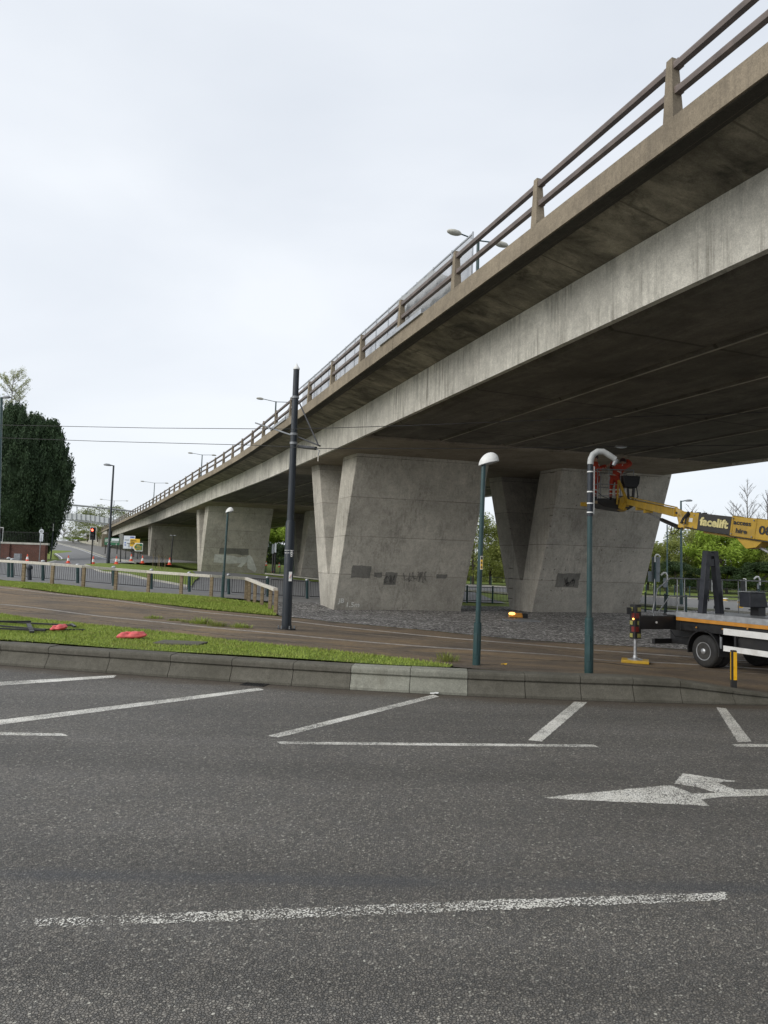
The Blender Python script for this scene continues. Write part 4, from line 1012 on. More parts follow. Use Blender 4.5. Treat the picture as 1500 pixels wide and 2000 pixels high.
# speed sign at the brick wall
s5=empty('speed_sign',at(81,1100,78),'round speed sign with small plates on a pole at the brick wall end','speed sign')
posts(s5,[(81,1030,1098)],78,.04,'gsteel')
c=at(81,1038,77.9); mb=MB(); mb.lathe(c,[(.26,0),(.26,.02)],24,(0,-1,0)); mb.build('grey_rim',M['galv'],s5)
mb=MB(); mb.lathe(c+V(0,-.02,0),[(.24,0),(.24,.01)],24,(0,-1,0)); mb.build('sign_face',M['sign_white'],s5)
mb=MB(); text(mb,'15',c+V(-.14,-.035,-.11),V(1,0,0),Z3,.31,.28,bold=.012,depth=.002); mb.build('numerals',M['black'],s5)
c=at(81,1050,77.9); mb=MB(); mb.box(c,(.36,.02,.80)); lp=mb.build('lower_plate',M['sign_white'],s5)
mb=MB()
for z in (.18,.05,-.08,-.21,-.32): mb.box(c+V(0,-.012,z),(.22,.006,.045))
mb.build('plate_bars',M['black'],lp)
# --- brick wall and trees at left
bw=empty('brick_wall',at(40,1100,84),'red brick wall with stone coping in front of the tall evergreens','brick wall')
a=at(-90,1098,84); c=at(90,1103,84); a.z=G(a.x,a.y)-.2; c.z=G(c.x,c.y)-.2
zt=at(40,1063,84).z
mb=MB(); mb.box(((a.x+c.x)/2,84,(zt+1)/2),(c.x-a.x,.35,zt-1)); mb.build('wall',M['brick'],bw)
mb=MB(); mb.box(((a.x+c.x)/2,84,zt+.11),(c.x-a.x+.3,.5,.22)); mb.build('coping',M['pale'],bw)
for x in (-60,14,84):
    p=at(x,1100,83.9); mb=MB(); mb.box((p.x,83.8,(zt+1)/2),(.55,.3,zt-1)); mb.build('pilaster',M['brick'],bw)
mb=MB()
for k in range(0,60):
    x=a.x+(c.x-a.x)*k/59; mb.tube([(x,84,zt+.2),(x,84,zt+1.5)],.02,4,cap=False)
mb.tube([(a.x,84,zt+1.4),(c.x,84,zt+1.4)],.03,5); mb.build('iron_railing',M['black'],bw)
g=at(34,1098,80); mb=MB(); mb.box(g+V(0,0,.45),(.7,.4,1.0)); tag(mb.build('service_cabinet',M['gsteel'],bevel=.02),'small grey service cabinet against the foot of the brick wall','cabinet')
# --- footbridge at far left
fb=empty('footbridge',at(170,1040,190),'pale panelled footbridge with curved handrail crossing the far road','footbridge')
mb=MB(); P=[(85,1001),(130,1003),(180,1008),(230,1016),(275,1026)]; 
for (x,y),(x2,y2) in zip(P[:-1],P[1:]):
    A=at(x,y+4,190); B=at(x2,y2+4,190); mb.bar(A,B,.2,1.5)
mb.build('parapet_panel',M['fbpanel'],fb)
mb=MB()
for (x,y),(x2,y2) in zip(P[:-1],P[1:]): mb.bar(at(x,y+12,190.6),at(x2,y2+12,190.6),2.6,.4)
mb.build('deck_edge',M['gsteel'],fb)
mb=MB()
for x in range(95,275,9):
    yy=np.interp(x,[85,130,180,230,275],[1001,1003,1008,1016,1026]); mb.bar(at(x,yy-2,189.8),at(x,yy+10,189.8),.12,.12,(0,1,0))
mb.build('panel_posts',M['gsteel'],fb)
mb=MB(); pts=[at(x,y,190) for x,y in ((85,985),(138,986),(180,990),(220,994),(262,999))]; mb.tube(pts,.22,8); mb.build('canopy_beam',M['gsteel'],fb)
for x in (100,128,150,172,194,216,238):
    mb=MB(); yy=np.interp(x,[85,138,180,220,262],[985,986,990,994,999]); y2=np.interp(x,[85,130,180,230,275],[1001,1003,1008,1016,1026])+10; mb.tube([at(x,yy,190),at(x,y2,190)],.07,6); mb.build('canopy_post',M['gsteel'],fb)
# --- cones
def make_cone():
    root=empty('traffic_cone',(0,0,0),'x','traffic cone','red and white traffic cones along the closed road')
    mb=MB(); mb.box((0,0,.02),(.42,.42,.04)); mb.build('base',M['conered'],root)
    mb=MB(); mb.lathe((0,0,.04),[(.155,0),(.125,.20)],16); mb.lathe((0,0,.0),[(.075,.50),(.045,.69),(.03,.75)],16); mb.build('body',M['conered'],root,smooth=True)
    mb=MB(); mb.lathe((0,0,.0),[(.128,.235),(.078,.495)],16); mb.build('white_sleeve',M['white'],root,smooth=True)
    return root
cone=make_cone(); CH[cone.name]=kids(cone)
cones=[(53,1097,75,'red and white cone in front of the brick wall'),(133,1100,72,'red and white cone standing alone at the foot of the slip road'),(181.5,1103,66,'red and white cone beside the black traffic light pole'),(227,1102,68,'red and white cone on the tip of the grass island right of the tall pole'),(256,1096,78,'red and white cone under the green arrow sign'),(278,1100,74,'red and white cone at the foot of the far pier'),(331,1103,76,'red and white cone left of the small dark lamp column'),
 (520,1105,88,'small red and white cone seen left of the mast under the bridge'),(545,1108,86,'small red and white cone near the dark post under the bridge'),(533,1118,74,'small red and white cone low under the bridge behind the guard rail'),(1370,1199,30,'red cone behind the truck bed beside the black frame')]
for i,(x,y,Y,lab) in enumerate(cones):
    o=cone if i==0 else copy_tree(cone); p=at(x,y,Y); p.z=max(p.z,G(p.x,p.y)); o.location=p; o['label']=lab; k=.8 if Y>=74 and x>400 else 1.05 if Y>40 else 1.0; o.scale=(k,k,k)
# --- items on the near grass
sb=empty
def bag(px,py,w,h,label,seed,dz=0):
    from mathutils import noise as NZ
    g=gg(px,py); mb=MB(); n,m=36,22; rows=[]
    for i in range(m+1):
        ph=math.pi*i/m
        for k in range(n):
            t=2*math.pi*k/n; cx=abs(math.cos(t))**.75*math.copysign(1,math.cos(t)); sx=abs(math.sin(t))**.75*math.copysign(1,math.sin(t))
            rr=max(.02,math.sin(ph)**.5); X_=cx*rr; pinch=1-.42*math.exp(-((X_+.18)/.13)**2); endt=1-.55*max(0,abs(X_)-.62)/.38
            z=math.cos(ph)*pinch*endt; z=z if z>0 else z*.55
            p=V(X_*w/2,sx*rr*.17*(1-.25*math.exp(-((X_+.18)/.13)**2)),h*.5*z)
            q=NZ.noise(V(p.x*9,p.y*9,p.z*12)+V(seed,0,0))*.030+NZ.noise(V(p.x*26,p.y*20,p.z*30)+V(0,seed,0))*.012
            p+=V(p.x*.1,p.y,p.z+.02).normalized()*q
            rows.append((g.x+p.x,g.y+p.y,g.z+.03+h*.34+dz+p.z+.03*X_))
    mb.add(rows,[(i*n+k,(i+1)*n+k,(i+1)*n+(k+1)%n,i*n+(k+1)%n) for i in range(m) for k in range(n)])
    o=mb.build('sandbag',M['sandbag'],smooth=False); o.data.polygons.foreach_set('use_smooth',[True]*len(o.data.polygons)); return tag(o,label,'sandbag')
bag(257,1251,.72,.21,'larger red sandbag lying alone on the near grass strip',1)
bag(114,1238,.40,.18,'smaller red sandbag lying on the black frame legs on the grass',2,.04)
g=gg(70,1236); sf=empty('folded_sign_frame',g,'folded black metal sign frames lying flat on the grass at left','sign frame')
def gbar(a,b2,w=.045,z=.06,z2=.06):
    A=gg(*a)+V(0,0,z+.05); B=gg(*b2)+V(0,0,z2+.05); mb=MB(); mb.bar(A,B,w,.04); mb.build('frame_bar',M['black'],sf)
gbar((-20,1222),(145,1230)); gbar((-20,1229),(88,1240)); gbar((35,1223),(35,1223.01+1)); gbar((60,1236),(166,1236),.04,.03,.02); gbar((-20,1225),(60,1225),.05,.09,.09); gbar((55,1227),(62,1243),.1,.05,.05); gbar((-20,1236),(88,1242)); gbar((138,1228),(146,1233),.07)
# manhole slab in the grass
g=gg(353,1262); mb=MB(); mb.box((g.x,g.y,g.z+.06),(1.05,.62,.05),(V(1,-.1,0),V(.1,1,0),Z3)); tag(mb.build('manhole_cover',M['kerb'],bevel=.01),'worn concrete manhole slab set in the near grass','manhole cover')
g=gg(1018,1215); 
mb=MB(); mb.box((g.x,g.y,g.z+.06),(1.5,.9,.05),(V(1,.05,0),V(-.05,1,0),Z3)); tag(mb.build('manhole_cover',M['gsteel'],bevel=.01),'flat grey cover set in the gravel in front of the right pier block','manhole cover')
# drain grate
g=gp(498,1337,0); t_=V(.98,-.2,0).normalized(); n_=V(.2,.98,0); dr=empty('drain_grate',g,'black iron drain grate in the gutter by the kerb','drain grate')
mb=MB(); 
for q in (-.17,.17): mb.box(g+n_*q+V(0,0,.006),(.46,.03,.012),(t_,n_,Z3))
for q in (-.22,.22): mb.box(g+t_*q+V(0,0,.006),(.03,.31,.012),(t_,n_,Z3))
for k in range(7): mb.box(g+t_*(-.18+k*.06)+V(0,0,.007),(.022,.31,.010),(V(.9,.35,0).normalized(),n_,Z3))
mb.build('bars',M['black'],dr)
mb=MB(); mb.box(g+V(0,0,.002),(.46,.34,.003),(t_,n_,Z3)); mb.build('pit',M['rubber'],dr)
# litter
def scrap(name,px,py,w,h,mat,label,z=0,gnd=False,seed=0):
    r=random.Random(seed); g=gg(px,py) if gnd else gp(px,py,0); mb=MB(); n=9; rows=[]
    for k in range(n): a=2*math.pi*k/n; rr=.5*r.uniform(.6,1.1); rows.append(V(g.x+w*rr*math.cos(a),g.y+h*rr*math.sin(a),g.z+z+.012+r.uniform(0,.03)))
    rows.append(V(g.x,g.y,g.z+z+.035)); mb.add(rows,[(k,(k+1)%n,n) for k in range(n)]); o=mb.build(name,mat); 
    sm=o.modifiers.new('thickness','SOLIDIFY'); sm.thickness=.006
    return tag(o,label,'litter')
scrap('litter_scrap',155,1309,.20,.14,M['sandbag'],'flat red scrap lying in the gutter at left',seed=3)
scrap('litter_scrap',849,1357,.17,.07,M['white'],'white scrap of paper by the kerb above the bay line',seed=5)
scrap('litter_scrap',929,1301,.14,.12,M['white'],'crumpled white paper at the foot of the green lamp column',z=.05,gnd=True,seed=6)
scrap('litter_scrap',985,1305,.16,.08,M['yellow_sign'],'small yellowish stone or scrap on the dirt right of the green lamp column',z=.05,gnd=True,seed=8)
scrap('litter_scrap',502,1333,.16,.06,M['pale'],'pale scrap lying on the drain grate',z=.02,seed=9)
# weeds
def weed(g,n,h,w,name,label,cat='weed',mat='blade',grp=None,seed=0):
    r=random.Random(seed); mb=MB()
    for k in range(n*3):
        a=r.uniform(0,6.28); R_=w*r.random()**.7; p=V(g.x+math.cos(a)*R_*1.3,g.y+math.sin(a)*R_*.6,g.z); b_=a+r.uniform(-.8,.8); l=h*r.uniform(.25,1)*(1.15-R_/w*.6)
        q=p+V(math.cos(b_)*l*.6,math.sin(b_)*l*.6,l); s=V(-math.sin(b_),math.cos(b_),0)*(.004+.02*h*r.random()); m_=lerp(p,q,.55)+V(0,0,l*.1); mb.add([p-s*.5,p+s*.5,m_+s,m_-s],[(0,1,2,3)]); mb.add([m_-s,m_+s,q],[(0,1,2)])
    return tag(mb.build(name,M[mat],fixn=False),label,cat,grp)
weed(gp(203,1302,0)+V(0,0,.03),60,.17,.36,'weed','green weed sprouting from the battered face of the kerb',seed=1)
for i,(x,y,h) in enumerate(((300,1211,.16),(345,1215,.12),(393,1221,.30),(426,1226,.22),(470,1229,.20),(372,1219,.12))):
    weed(gg(x,y)+V(0,0,.03),90,h*.9,.28,'weed',['low weed tuft farthest left in the line of weeds on the track bed','second weed tuft from the left on the track bed','tallest weed tuft in the middle of the track bed','leafy weed tuft right of the tallest one on the track bed','weed tuft nearest the dark mast on the track bed','small weed just left of the tallest one on the track bed'][i],seed=i+5,mat='leafo' if i%2 else 'blade',grp='weeds growing along the track bed')
weed(gg(870,1296)+V(0,0,.04),60,.22,.25,'weed','dry weed stalks at the end of the near grass by the green lamp column',seed=20,mat='leafo')
# young trees with stakes on the island
for i,(x,y,ty,Y) in enumerate(((303,1113,1055,70),(316,1118,1067,66))):
    b=at(x,y,Y); t=at(x+1.5,ty,Y); r=empty('sapling',b,['young bare sapling with stake on the island, left one','young bare sapling with stake on the island, right one'][i],'sapling')
    mb=MB(); mb.tube([b,t],[.03,.012],6); mb.build('trunk',M['bark'],r)
    mb=MB(); rr=random.Random(i)
    for k in range(26):
        f=rr.uniform(.35,1); p=lerp(b,t,f); a=rr.uniform(0,6.28); L=.7*(1.2-f)+.15; mb.tube([p,p+V(math.cos(a)*L*.5,math.sin(a)*L*.5,L)],[.01,.004],4,cap=False)
    mb.build('crown',M['bark'],r)
    for q in (-.25,.25): mb=MB(); mb.tube([b+V(q,0,0),b+V(q,0,1.5)],.03,6); mb.build('stake',M['wood'],r)
# --- yellow marker bollard at right
g=at(1433,1346,14.25); t=at(1432,1270,14.25); bo=empty('marker_post',g,'black marker post with a tall yellow reflector panel behind the kerb at right','bollard')
mb=MB(); mb.box((g.x,g.y,(g.z-.1+t.z)/2),(.105,.09,t.z-g.z+.1),(V(.97,-.2,0).normalized(),V(.2,.97,0).normalized(),Z3)); mb.build('body',M['black'],bo,bevel=.012)
mb=MB(); zc=lerp(g,t,.60); mb.box((zc.x+.012,zc.y-.05,zc.z),(.062,.012,.54),(V(.97,-.2,0).normalized(),V(.2,.97,0).normalized(),Z3)); M['yellowp']=simple('yellow_reflector',(.80,.44,.01),.35,0,.05,3); mb.build('reflector_panel',M['yellowp'],bo)
mb=MB(); mb.box((zc.x-.052,zc.y+.0,zc.z),(.008,.03,.54),(V(.97,-.2,0).normalized(),V(.2,.97,0).normalized(),Z3)); mb.build('side_reflector',M['yellowp'],bo)
# --- warning lamp unit at pier foot
g=at(1005,1199,33.5); g.z=G(g.x,g.y)+.05; wl=empty('work_lamp',g,'orange box with a glowing lamp lying at the foot of the right pier block','work lamp')
mb=MB(); mb.box(g+V(.05,0,.12),(.62,.35,.20),taper=.9); mb.build('body',M['orange'],wl,bevel=.02)
mb=MB(); mb.box(g+V(.47,0,.11),(.24,.3,.2)); mb.build('end_box',M['black'],wl)
mb=MB(); mb.sphere(g+V(-.14,-.12,.19),.10,(1.6,1,.7)); mb.build('lens',M['amber'],wl,smooth=True)
# --- paint patches on piers
def pier_face_pt(pr,u,z,sgn=-1,off=.006,top=7.0,base=1.9):
    root,c,t,w,ztop,z0=pr; k=base/2+(top-base)/2*(z-z0)/(ztop-z0)
    P=V(c.x,c.y,0)+t*(sgn*(k))+w*u+V(0,0,z); 
    sl=(top-base)/2/(ztop-z0); up=(Z3+t*(sgn*sl)).normalized(); n=(t*sgn-Z3*sl).normalized()
    return P+n*off,w,up,n
def patch(pr,u0,z0,pts,mat,name='paint_patch',top=7.0,base=1.9,off=.006):
    P=[pier_face_pt(pr,u0+a,z0+b,off=off,top=top,base=base)[0] for a,b in pts]; mb=MB(); mb.add(P,[tuple(range(len(P)))]); return mb.build(name,mat,pr[0],fixn=False)
M['patchd']=concrete('dark_overpaint',(.19,.183,.165),streak=.3,patch=.3,stain=(.06,.06,.055)); M['patchl']=concrete('pale_overpaint',(.62,.62,.60),streak=.1,patch=.15)
M['chalk']=simple('white_spray_paint',(.72,.72,.68),.8,0,.2,20)
def wob(w,h,seed,k=4,j=.02):
    r=random.Random(seed); o=[]
    for i in range(k): o.append((w*i/k,r.uniform(-j,j)))
    for i in range(k): o.append((w+r.uniform(-j,j),h*i/k))
    for i in range(k): o.append((w-w*i/k,h+r.uniform(-j,j)))
    for i in range(k): o.append((r.uniform(-j,j),h-h*i/k))
    return o
pa,pb=piers[0],piers[1]
zb_=pa[5]
patch(pa,.6,1.75,wob(.95,.60,1),M['patchd']); patch(pa,1.75,1.80,wob(.40,.24,2,j=.02),M['patchd']); patch(pa,2.3,1.45,wob(.62,.62,3),M['patchd']); patch(pa,4.95,1.85,wob(.55,.2,4),M['patchd'])
patch(pb,1.0,1.55,wob(1.3,.75,5,j=.03),M['patchd'])
# scribbles (graffiti) as thin strokes
def scribble(pr,u0,z0,w,h,seed,mat,n=9,r_=.012,top=7.0,base=1.9):
    r=random.Random(seed); mb=MB()
    for k in range(n):
        x=u0+w*k/n; pts=[pier_face_pt(pr,x+r.uniform(-.1,.12),z0+r.uniform(0,h),off=.012,top=top,base=base)[0] for _ in range(4)]; mb.tube(pts,r_,4)
    mb.build('graffiti',mat,pr[0])
scribble(pb,1.5,1.62,.6,.5,1,M['black'],9,.012); scribble(pa,3.3,1.6,1.2,.55,3,M['patchd'],12,.014); scribble(pa,2.35,1.5,.5,.5,4,M['black'],6,.008)
def ptext(pr,txt,u,z,size,mat,rot=0):
    P,w_,up,n=pier_face_pt(pr,u,z,off=.014); mb=MB(); text(mb,txt,P,w_,up,size,bold=.006,depth=.003); mb.build('painted_letters',mat,pr[0])
ptext(pa,'JB',.16,.50,.33,M['chalk']); ptext(pa,'1.5m',.62,.30,.36,M['chalk'])
# pale overpaint on middle pier
pm_=piers[2]; zz=pm_[5]
kw=dict(top=7.0,base=1.9)
patch(pm_,1.2,zz+.9,[(0,.1),(.0,.95),(1.9,.85),(2.4,.70),(3.4,.8),(3.5,.35),(2.9,-.35),(2.5,-.3),(2.8,.1),(1.6,.0)],M['patchl'])
patch(pm_,4.55,zz+.3,[(.25,.15),(-.05,1.4),(.25,1.6),(.55,1.35),(1.2,.1),(1.1,-.25)],M['patchl'])
patch(pm_,1.6,zz+1.9,[(0,0),(.05,.6),(3.0,.65),(3.1,.0),(2.5,-.1),(1.9,.05)],M['patchd'])
# dark leak stain is in the concrete itself
# --- debris screen on the deck
scn=empty('debris_screen',bp(-9,-.9,6.5),'pale mesh debris screen standing behind the parapet over the near pier','mesh screen')
def m_mesh(name='debris_mesh',al=.62,col=(.42,.44,.47)):
    t=NT(name); tr=t.n('ShaderNodeBsdfTransparent'); mx=t.n('ShaderNodeMixShader'); 
    v=t.math('ADD',t.math('MULTIPLY',t.noise(1.5,4),.5),al-.13); t.l(v,mx.inputs[0]); t.l(tr.outputs[0],mx.inputs[1]); t.l(t.b.outputs[0],mx.inputs[2]); t.l(mx.outputs[0],t.out.inputs[0]); return t.done(col,.6)
M['mesh']=m_mesh(); M['sheet']=m_mesh('draped_sheet',.72,(.36,.37,.37))
k=0; s=-14.8
while s<3.0:
    mb=MB(); a=bp(s,-1.1,6.55); c=bp(s+1.15,-1.1,6.55); h=1.50; mb.add([a,c,c+V(0,0,h),a+V(0,0,h)],[(0,1,2,3)]); mb.build('mesh_panel',M['mesh'],scn,fixn=False)
    mb=MB(); mb.tube([a,a+V(0,0,h+.05)],.022,6); mb.build('screen_post',M['galv'],scn); s+=1.2
mb=MB(); sweep(mb,[(-1.12,8.03),(-1.08,8.03),(-1.08,8.07),(-1.12,8.07)],-14.8,4.4); mb.build('top_tube',M['galv'],scn)
mb=MB(); a=bp(-9.8,-1.2,6.62);
rows=[]; NN=24
for i in range(NN+1):
    s=-14.5+4.7*i/NN
    top=7.95 if i>10 else 6.9+.105*i
    for j in range(7): rows.append(bp(s,-1.20+.03*math.sin(i*1.7+j*.9),6.62+(top-6.62)*j/6))
mb.add(rows,[(i*7+j,i*7+j+1,(i+1)*7+j+1,(i+1)*7+j) for i in range(NN) for j in range(6)]); mb.build('draped_sheet',M['sheet'],scn,fixn=False,smooth=True)
mb=MB(); sweep(mb,[(-1.60,6.60),(-1.545,6.60),(-1.545,6.72),(-1.60,6.72)],-12.8,-9.4); mb.build('steel_strip',M['galv'],fly)
mb=MB(); sweep(mb,[(-1.60,6.60),(-1.545,6.60),(-1.545,6.74),(-1.60,6.74)],4.6,8.5); mb.build('steel_strip',M['galv'],fly)

mb=MB(); mb.add([bp(4.5,-1.18,6.62),bp(8.2,-1.18,6.62),bp(4.5,-1.18,8.0)],[(0,1,2)]); o=mb.build('sagging_sheet',M['sheet'],scn,fixn=False)

P_=at(1213,884,29.0); sz=bp(-2.5,9,4.865).z; c=V(P_.x,P_.y,sz-.03)
sl=empty('soffit_light',c,'small white light fitting fixed under the bridge soffit above the basket','light fitting')
mb=MB(); mb.box(c,(.5,.3,.05)); mb.build('mounting_plate',M['white'],sl); mb=MB(); mb.sphere(c-V(0,0,.03),.14,(1.5,.9,.4)); mb.build('diffuser',M['sign_white'],sl,smooth=True)
# ---------------------------------------------------------------- trees
def leaves_mesh(name,centres,radii,n,size,mat,seed,flat=.0,up=False,sq=(1,1,1)):
    """quads scattered in clumps; centres (k,3) radii (k)"""
    r=np.random.default_rng(seed); k=len(centres); w=np.array(radii)**2; ci=r.choice(k,n,p=w/w.sum())
    d=r.normal(size=(n,3)); d/=np.linalg.norm(d,axis=1)[:,None]; rad=np.array(radii)[ci]*(r.random(n)**.4)
    P=np.array(centres)[ci]+d*rad[:,None]*np.array(sq)
    a=r.normal(size=(n,3)); 
    if up: a[:,2]=np.abs(a[:,2])*1.6+.5
    a/=np.linalg.norm(a,axis=1)[:,None]; b=r.normal(size=(n,3)); b-=a*(a*b).sum(1)[:,None]; b/=np.linalg.norm(b,axis=1)[:,None]
    s=size*(.5+r.random(n))[:,None]; asp=.38
    v=np.stack([P-a*s,P-b*s*asp,P+a*s,P+b*s*asp],1)
    me=bpy.data.meshes.new(name); me.vertices.add(n*4); me.vertices.foreach_set('co',v.ravel()); me.loops.add(n*4); me.loops.foreach_set('vertex_index',np.arange(n*4)); me.polygons.add(n); me.polygons.foreach_set('loop_start',np.arange(n)*4); me.polygons.foreach_set('loop_total',np.full(n,4)); me.update(); me.materials.append(mat)
    return me
def link(me,name,parent,loc=(0,0,0)):
    o=bpy.data.objects.new(name,me); COL.objects.link(o); o.parent=parent; o.location=loc; return o
def cypress(x,y,zb,H,W,label,seed,depth=None):
    root=empty('evergreen_tree',(x,y,zb),label,'evergreen tree','tall dark evergreens behind the brick wall'); r=random.Random(seed)
    mb=MB(); mb.tube([V(x,y,zb-.3),V(x,y,zb+H*.8)],[.45,.1],8); mb.build('trunk',M['bark'],root)
    C=[];R_=[]
    for k in range(420):
        f=r.random()**.9; z=H*(.12+.86*f)
        prof=min(1,(f+.10)/.35)**.7*(1-max(0,(f-.5)/.5)**1.9*.86); a=r.uniform(0,6.28); rr=W/2*prof*(.82+.3*math.sin(a*3+seed+f*9)*.5)
        rd=.75+.5*r.random(); q=max(.1,rr-rd*.6)
        C.append((q*math.cos(a),q*math.sin(a),z)); R_.append(rd)
    for k in range(170):
        f=.25+.75*r.random()**.6; prof=min(1,(f+.10)/.35)**.7*(1-max(0,(f-.5)/.5)**1.9*.86); a=r.uniform(0,6.28); rr=W/2*prof; z=H*(.12+.86*min(f,1))
        for j in range(5): C.append((rr*math.cos(a)*(1+.05*j),rr*math.sin(a)*(1+.05*j),z+.38*j)); R_.append(.42-.07*j)
    me=leaves_mesh('crown',C,R_,110000,.15,M['cypress'],seed,sq=(1,1,1.5),up=True); link(me,'crown',root)
    mb=MB()
    n,m=14,12; rows=[]
    for i in range(m+1):
        f=i/m; prof=min(1,(f+.10)/.35)**.7*(1-max(0,(f-.5)/.5)**1.9*.92)*.62
        for k in range(n): a=2*math.pi*k/n; rr=W/2*prof*(1+.1*math.sin(a*4+i)); rows.append(V(x+rr*math.cos(a),y+rr*math.sin(a),zb+H*(.14+.80*f)))
    mb.add(rows,[(i*n+k,i*n+(k+1)%n,(i+1)*n+(k+1)%n,(i+1)*n+k) for i in range(m) for k in range(n)]); mb.build('inner_foliage',M['cypress'],root,smooth=True)
def top_z(px,py,Y): return at(px,py,Y).z
for px,ty,Y,W,lab in ((84,832,96,5.6,'dark evergreen tree nearest the slip road, right end of the row'),(52,822,98,8.4,'dark evergreen tree second from the right in the row'),(12,800,94,9.5,'tallest dark evergreen tree behind the left part of the brick wall'),(-50,795,96,10,'dark evergreen tree cut by the left edge of the view')):
    p=at(px,1080,Y); zb=1.5; cypress(p.x,p.y,zb,top_z(px,ty,Y)-zb,W,lab,int(px)+100)
def bare_tree(x,y,zb,H,label,seed,spread=.32,leaf=None,lc=1500,ls=.12,grp=None,name='bare_tree',twig=1.0):
    root=empty(name,(x,y,zb),label,'tree',grp); r=random.Random(seed); mb=MB(); mb.tube([V(x,y,zb-.2),V(x,y,zb+H*.5),V(x+r.uniform(-.3,.3),y,zb+H)],[H*.012,H*.008,.02],6); mb.build('trunk',M['bark'],root)
    mb=MB(); tips=[]
    for k in range(46):
        f=r.uniform(.22,.98); a=r.uniform(0,6.28); L=H*spread*(1.15-f)+.4; p=V(x,y,zb+H*f); q=p+V(math.cos(a)*L*.7,math.sin(a)*L*.7,L*.8); mb.tube([p,lerp(p,q,.5)+V(0,0,-.1),q],[.04,.025,.012],4,cap=False)
        for j in range(7):
            g_=r.uniform(.3,1); s_=lerp(p,q,g_); b_=a+r.uniform(-1.2,1.2); l2=L*.38*r.uniform(.5,1.1); e=s_+V(math.cos(b_)*l2*.7,math.sin(b_)*l2*.7,l2*r.uniform(.4,1)); mb.tube([s_,e],[.018*twig,.008*twig],3,cap=False); tips.append((e.x-x,e.y-y,e.z-zb)); tips.append(tuple(lerp(s_,e,.5)-V(x,y,zb)))
    mb.build('branches',M['bark'],root)
    if leaf: link(leaves_mesh('leaves',tips,[.35]*len(tips),lc,ls,M[leaf],seed),'leaves',root)
p=at(8,1000,110); bare_tree(p.x,p.y,2,top_z(8,732,110)-2,'pale yellow-green budding tree rising behind the evergreens at the left edge',4,.30,'leafy',7000,.10,name='budding_tree')
p=at(25,1000,112); bare_tree(p.x,p.y,2,top_z(32,770,112)-2,'lower pale budding tree beside the tallest evergreen',14,.30,'leafy',5000,.09,name='budding_tree')
# broadleaf trees and shrubs in the right-hand background
def broad_meshes(seed,mat,n=9000,ls=.22):
    r=random.Random(seed); C=[];R_=[]
    for k in range(46):
        a=r.uniform(0,6.28); f=r.random()**.8; z=.15+.80*f; rr=.46*math.sin(math.pi*min(1,max(.12,(z))**.8))**.6*r.uniform(.55,1.0)
        C.append((rr*math.cos(a)*8,rr*math.sin(a)*8,z*8)); R_.append(r.uniform(.55,1.15))
    return leaves_mesh('crown',C,R_,n,ls,M[mat],seed)
M['leafp']=leafmat('pale_spring_leaf',[(.16,.18,.07),(.22,.25,.10),(.30,.33,.15)],.3)
BM=[broad_meshes(1,'leafg',9000,.17),broad_meshes(2,'leafo',10000,.12),broad_meshes(3,'leafo',11000,.12),broad_meshes(4,'leafg',10000,.18),broad_meshes(5,'leafd',9000,.16),broad_meshes(6,'leafp',9000,.10)]
def trunk_mesh(seed):
    r=random.Random(seed); mb=MB(); mb.tube([V(0,0,-.5),V(.1,0,2.4),V(0,.1,5.6)],[.2,.15,.05],7)
    for k in range(7): a=r.uniform(0,6.28); z=r.uniform(1.2,4.5); mb.tube([V(0,0,z),V(math.cos(a)*1.8,math.sin(a)*1.8,z+2)],[.08,.02],5)
    o=mb.build('trunk',M['bark']); me=o.data; bpy.data.objects.remove(o); return me
TM=[trunk_mesh(k) for k in range(2)]
def broad(px,Y,py_top,W,kind,label,seed,zb=.3,grp='trees and shrubs beyond the distant road'):
    p=at(px,1100,Y); H=top_z(px,py_top,Y)-zb; root=empty('broadleaf_tree',(p.x,p.y,zb),label,'tree',grp)
    c=link(BM[kind],'crown',root); t=link(TM[seed%2],'trunk',root)
    rz=random.Random(seed).uniform(0,6.28)
    for o in (c,t): o.rotation_euler=(0,0,rz)
    c.scale=(W/7.5,W/7.5,H/7.9); t.scale=(1,1,H/7.9)
    return root
Lb=[ (1265,99,1062,9,1,'olive shrub-like tree just right of the pier edge'),(1300,97,1058,8,2,'olive tree behind the unlit column beside the pier'),(1340,102,1034,9,1,'olive tree below the boom knuckle'),(1372,98,1034,8.5,2,'twiggy olive tree behind the black frame top'),(1408,94,1030,10.5,0,'bright green tree in full spring leaf right of the black frame'),(1448,97,1034,9.5,3,'bright green tree below the lettered boom'),(1490,96,1036,9.5,1,'olive tree below the right end of the boom'),(1535,96,1040,10,2,'olive tree cut by the right edge of the view'),
 (1320,90,1098,6,4,'dark undergrowth bush left of the black frame base'),(1420,90,1108,6,4,'dark undergrowth bush behind the barrels'),(1480,89,1100,7,4,'dark undergrowth bush behind the grey box'),(1375,90,1112,5.5,4,'dark undergrowth bush behind the black frame legs'),
 (925,96,1010,9,1,'olive tree seen in the gap left of the lamp column'),(958,98,1030,9,2,'twiggy tree seen in the gap between the pier blocks'),(1000,96,1035,9,1,'tree mostly hidden behind the right pier block'),
 (515,168,1005,16,0,'bright green tree seen under the bridge left of the mast'),(545,172,1010,16,3,'bright green tree seen under the bridge just beside the mast'),(575,168,1008,16,0,'green tree seen under the bridge right of the mast'),(532,155,1062,10,4,'dark bush beneath the bright trees under the bridge'),(555,154,1066,10,4,'dark bush beneath the bright trees beside the mast'),
 (1230,100,1050,9,2,'olive tree hidden behind the right pier block edge')]
for i,(px,Y,ty,W,k,lab) in enumerate(Lb): broad(px,Y,ty,W,k,lab,i)
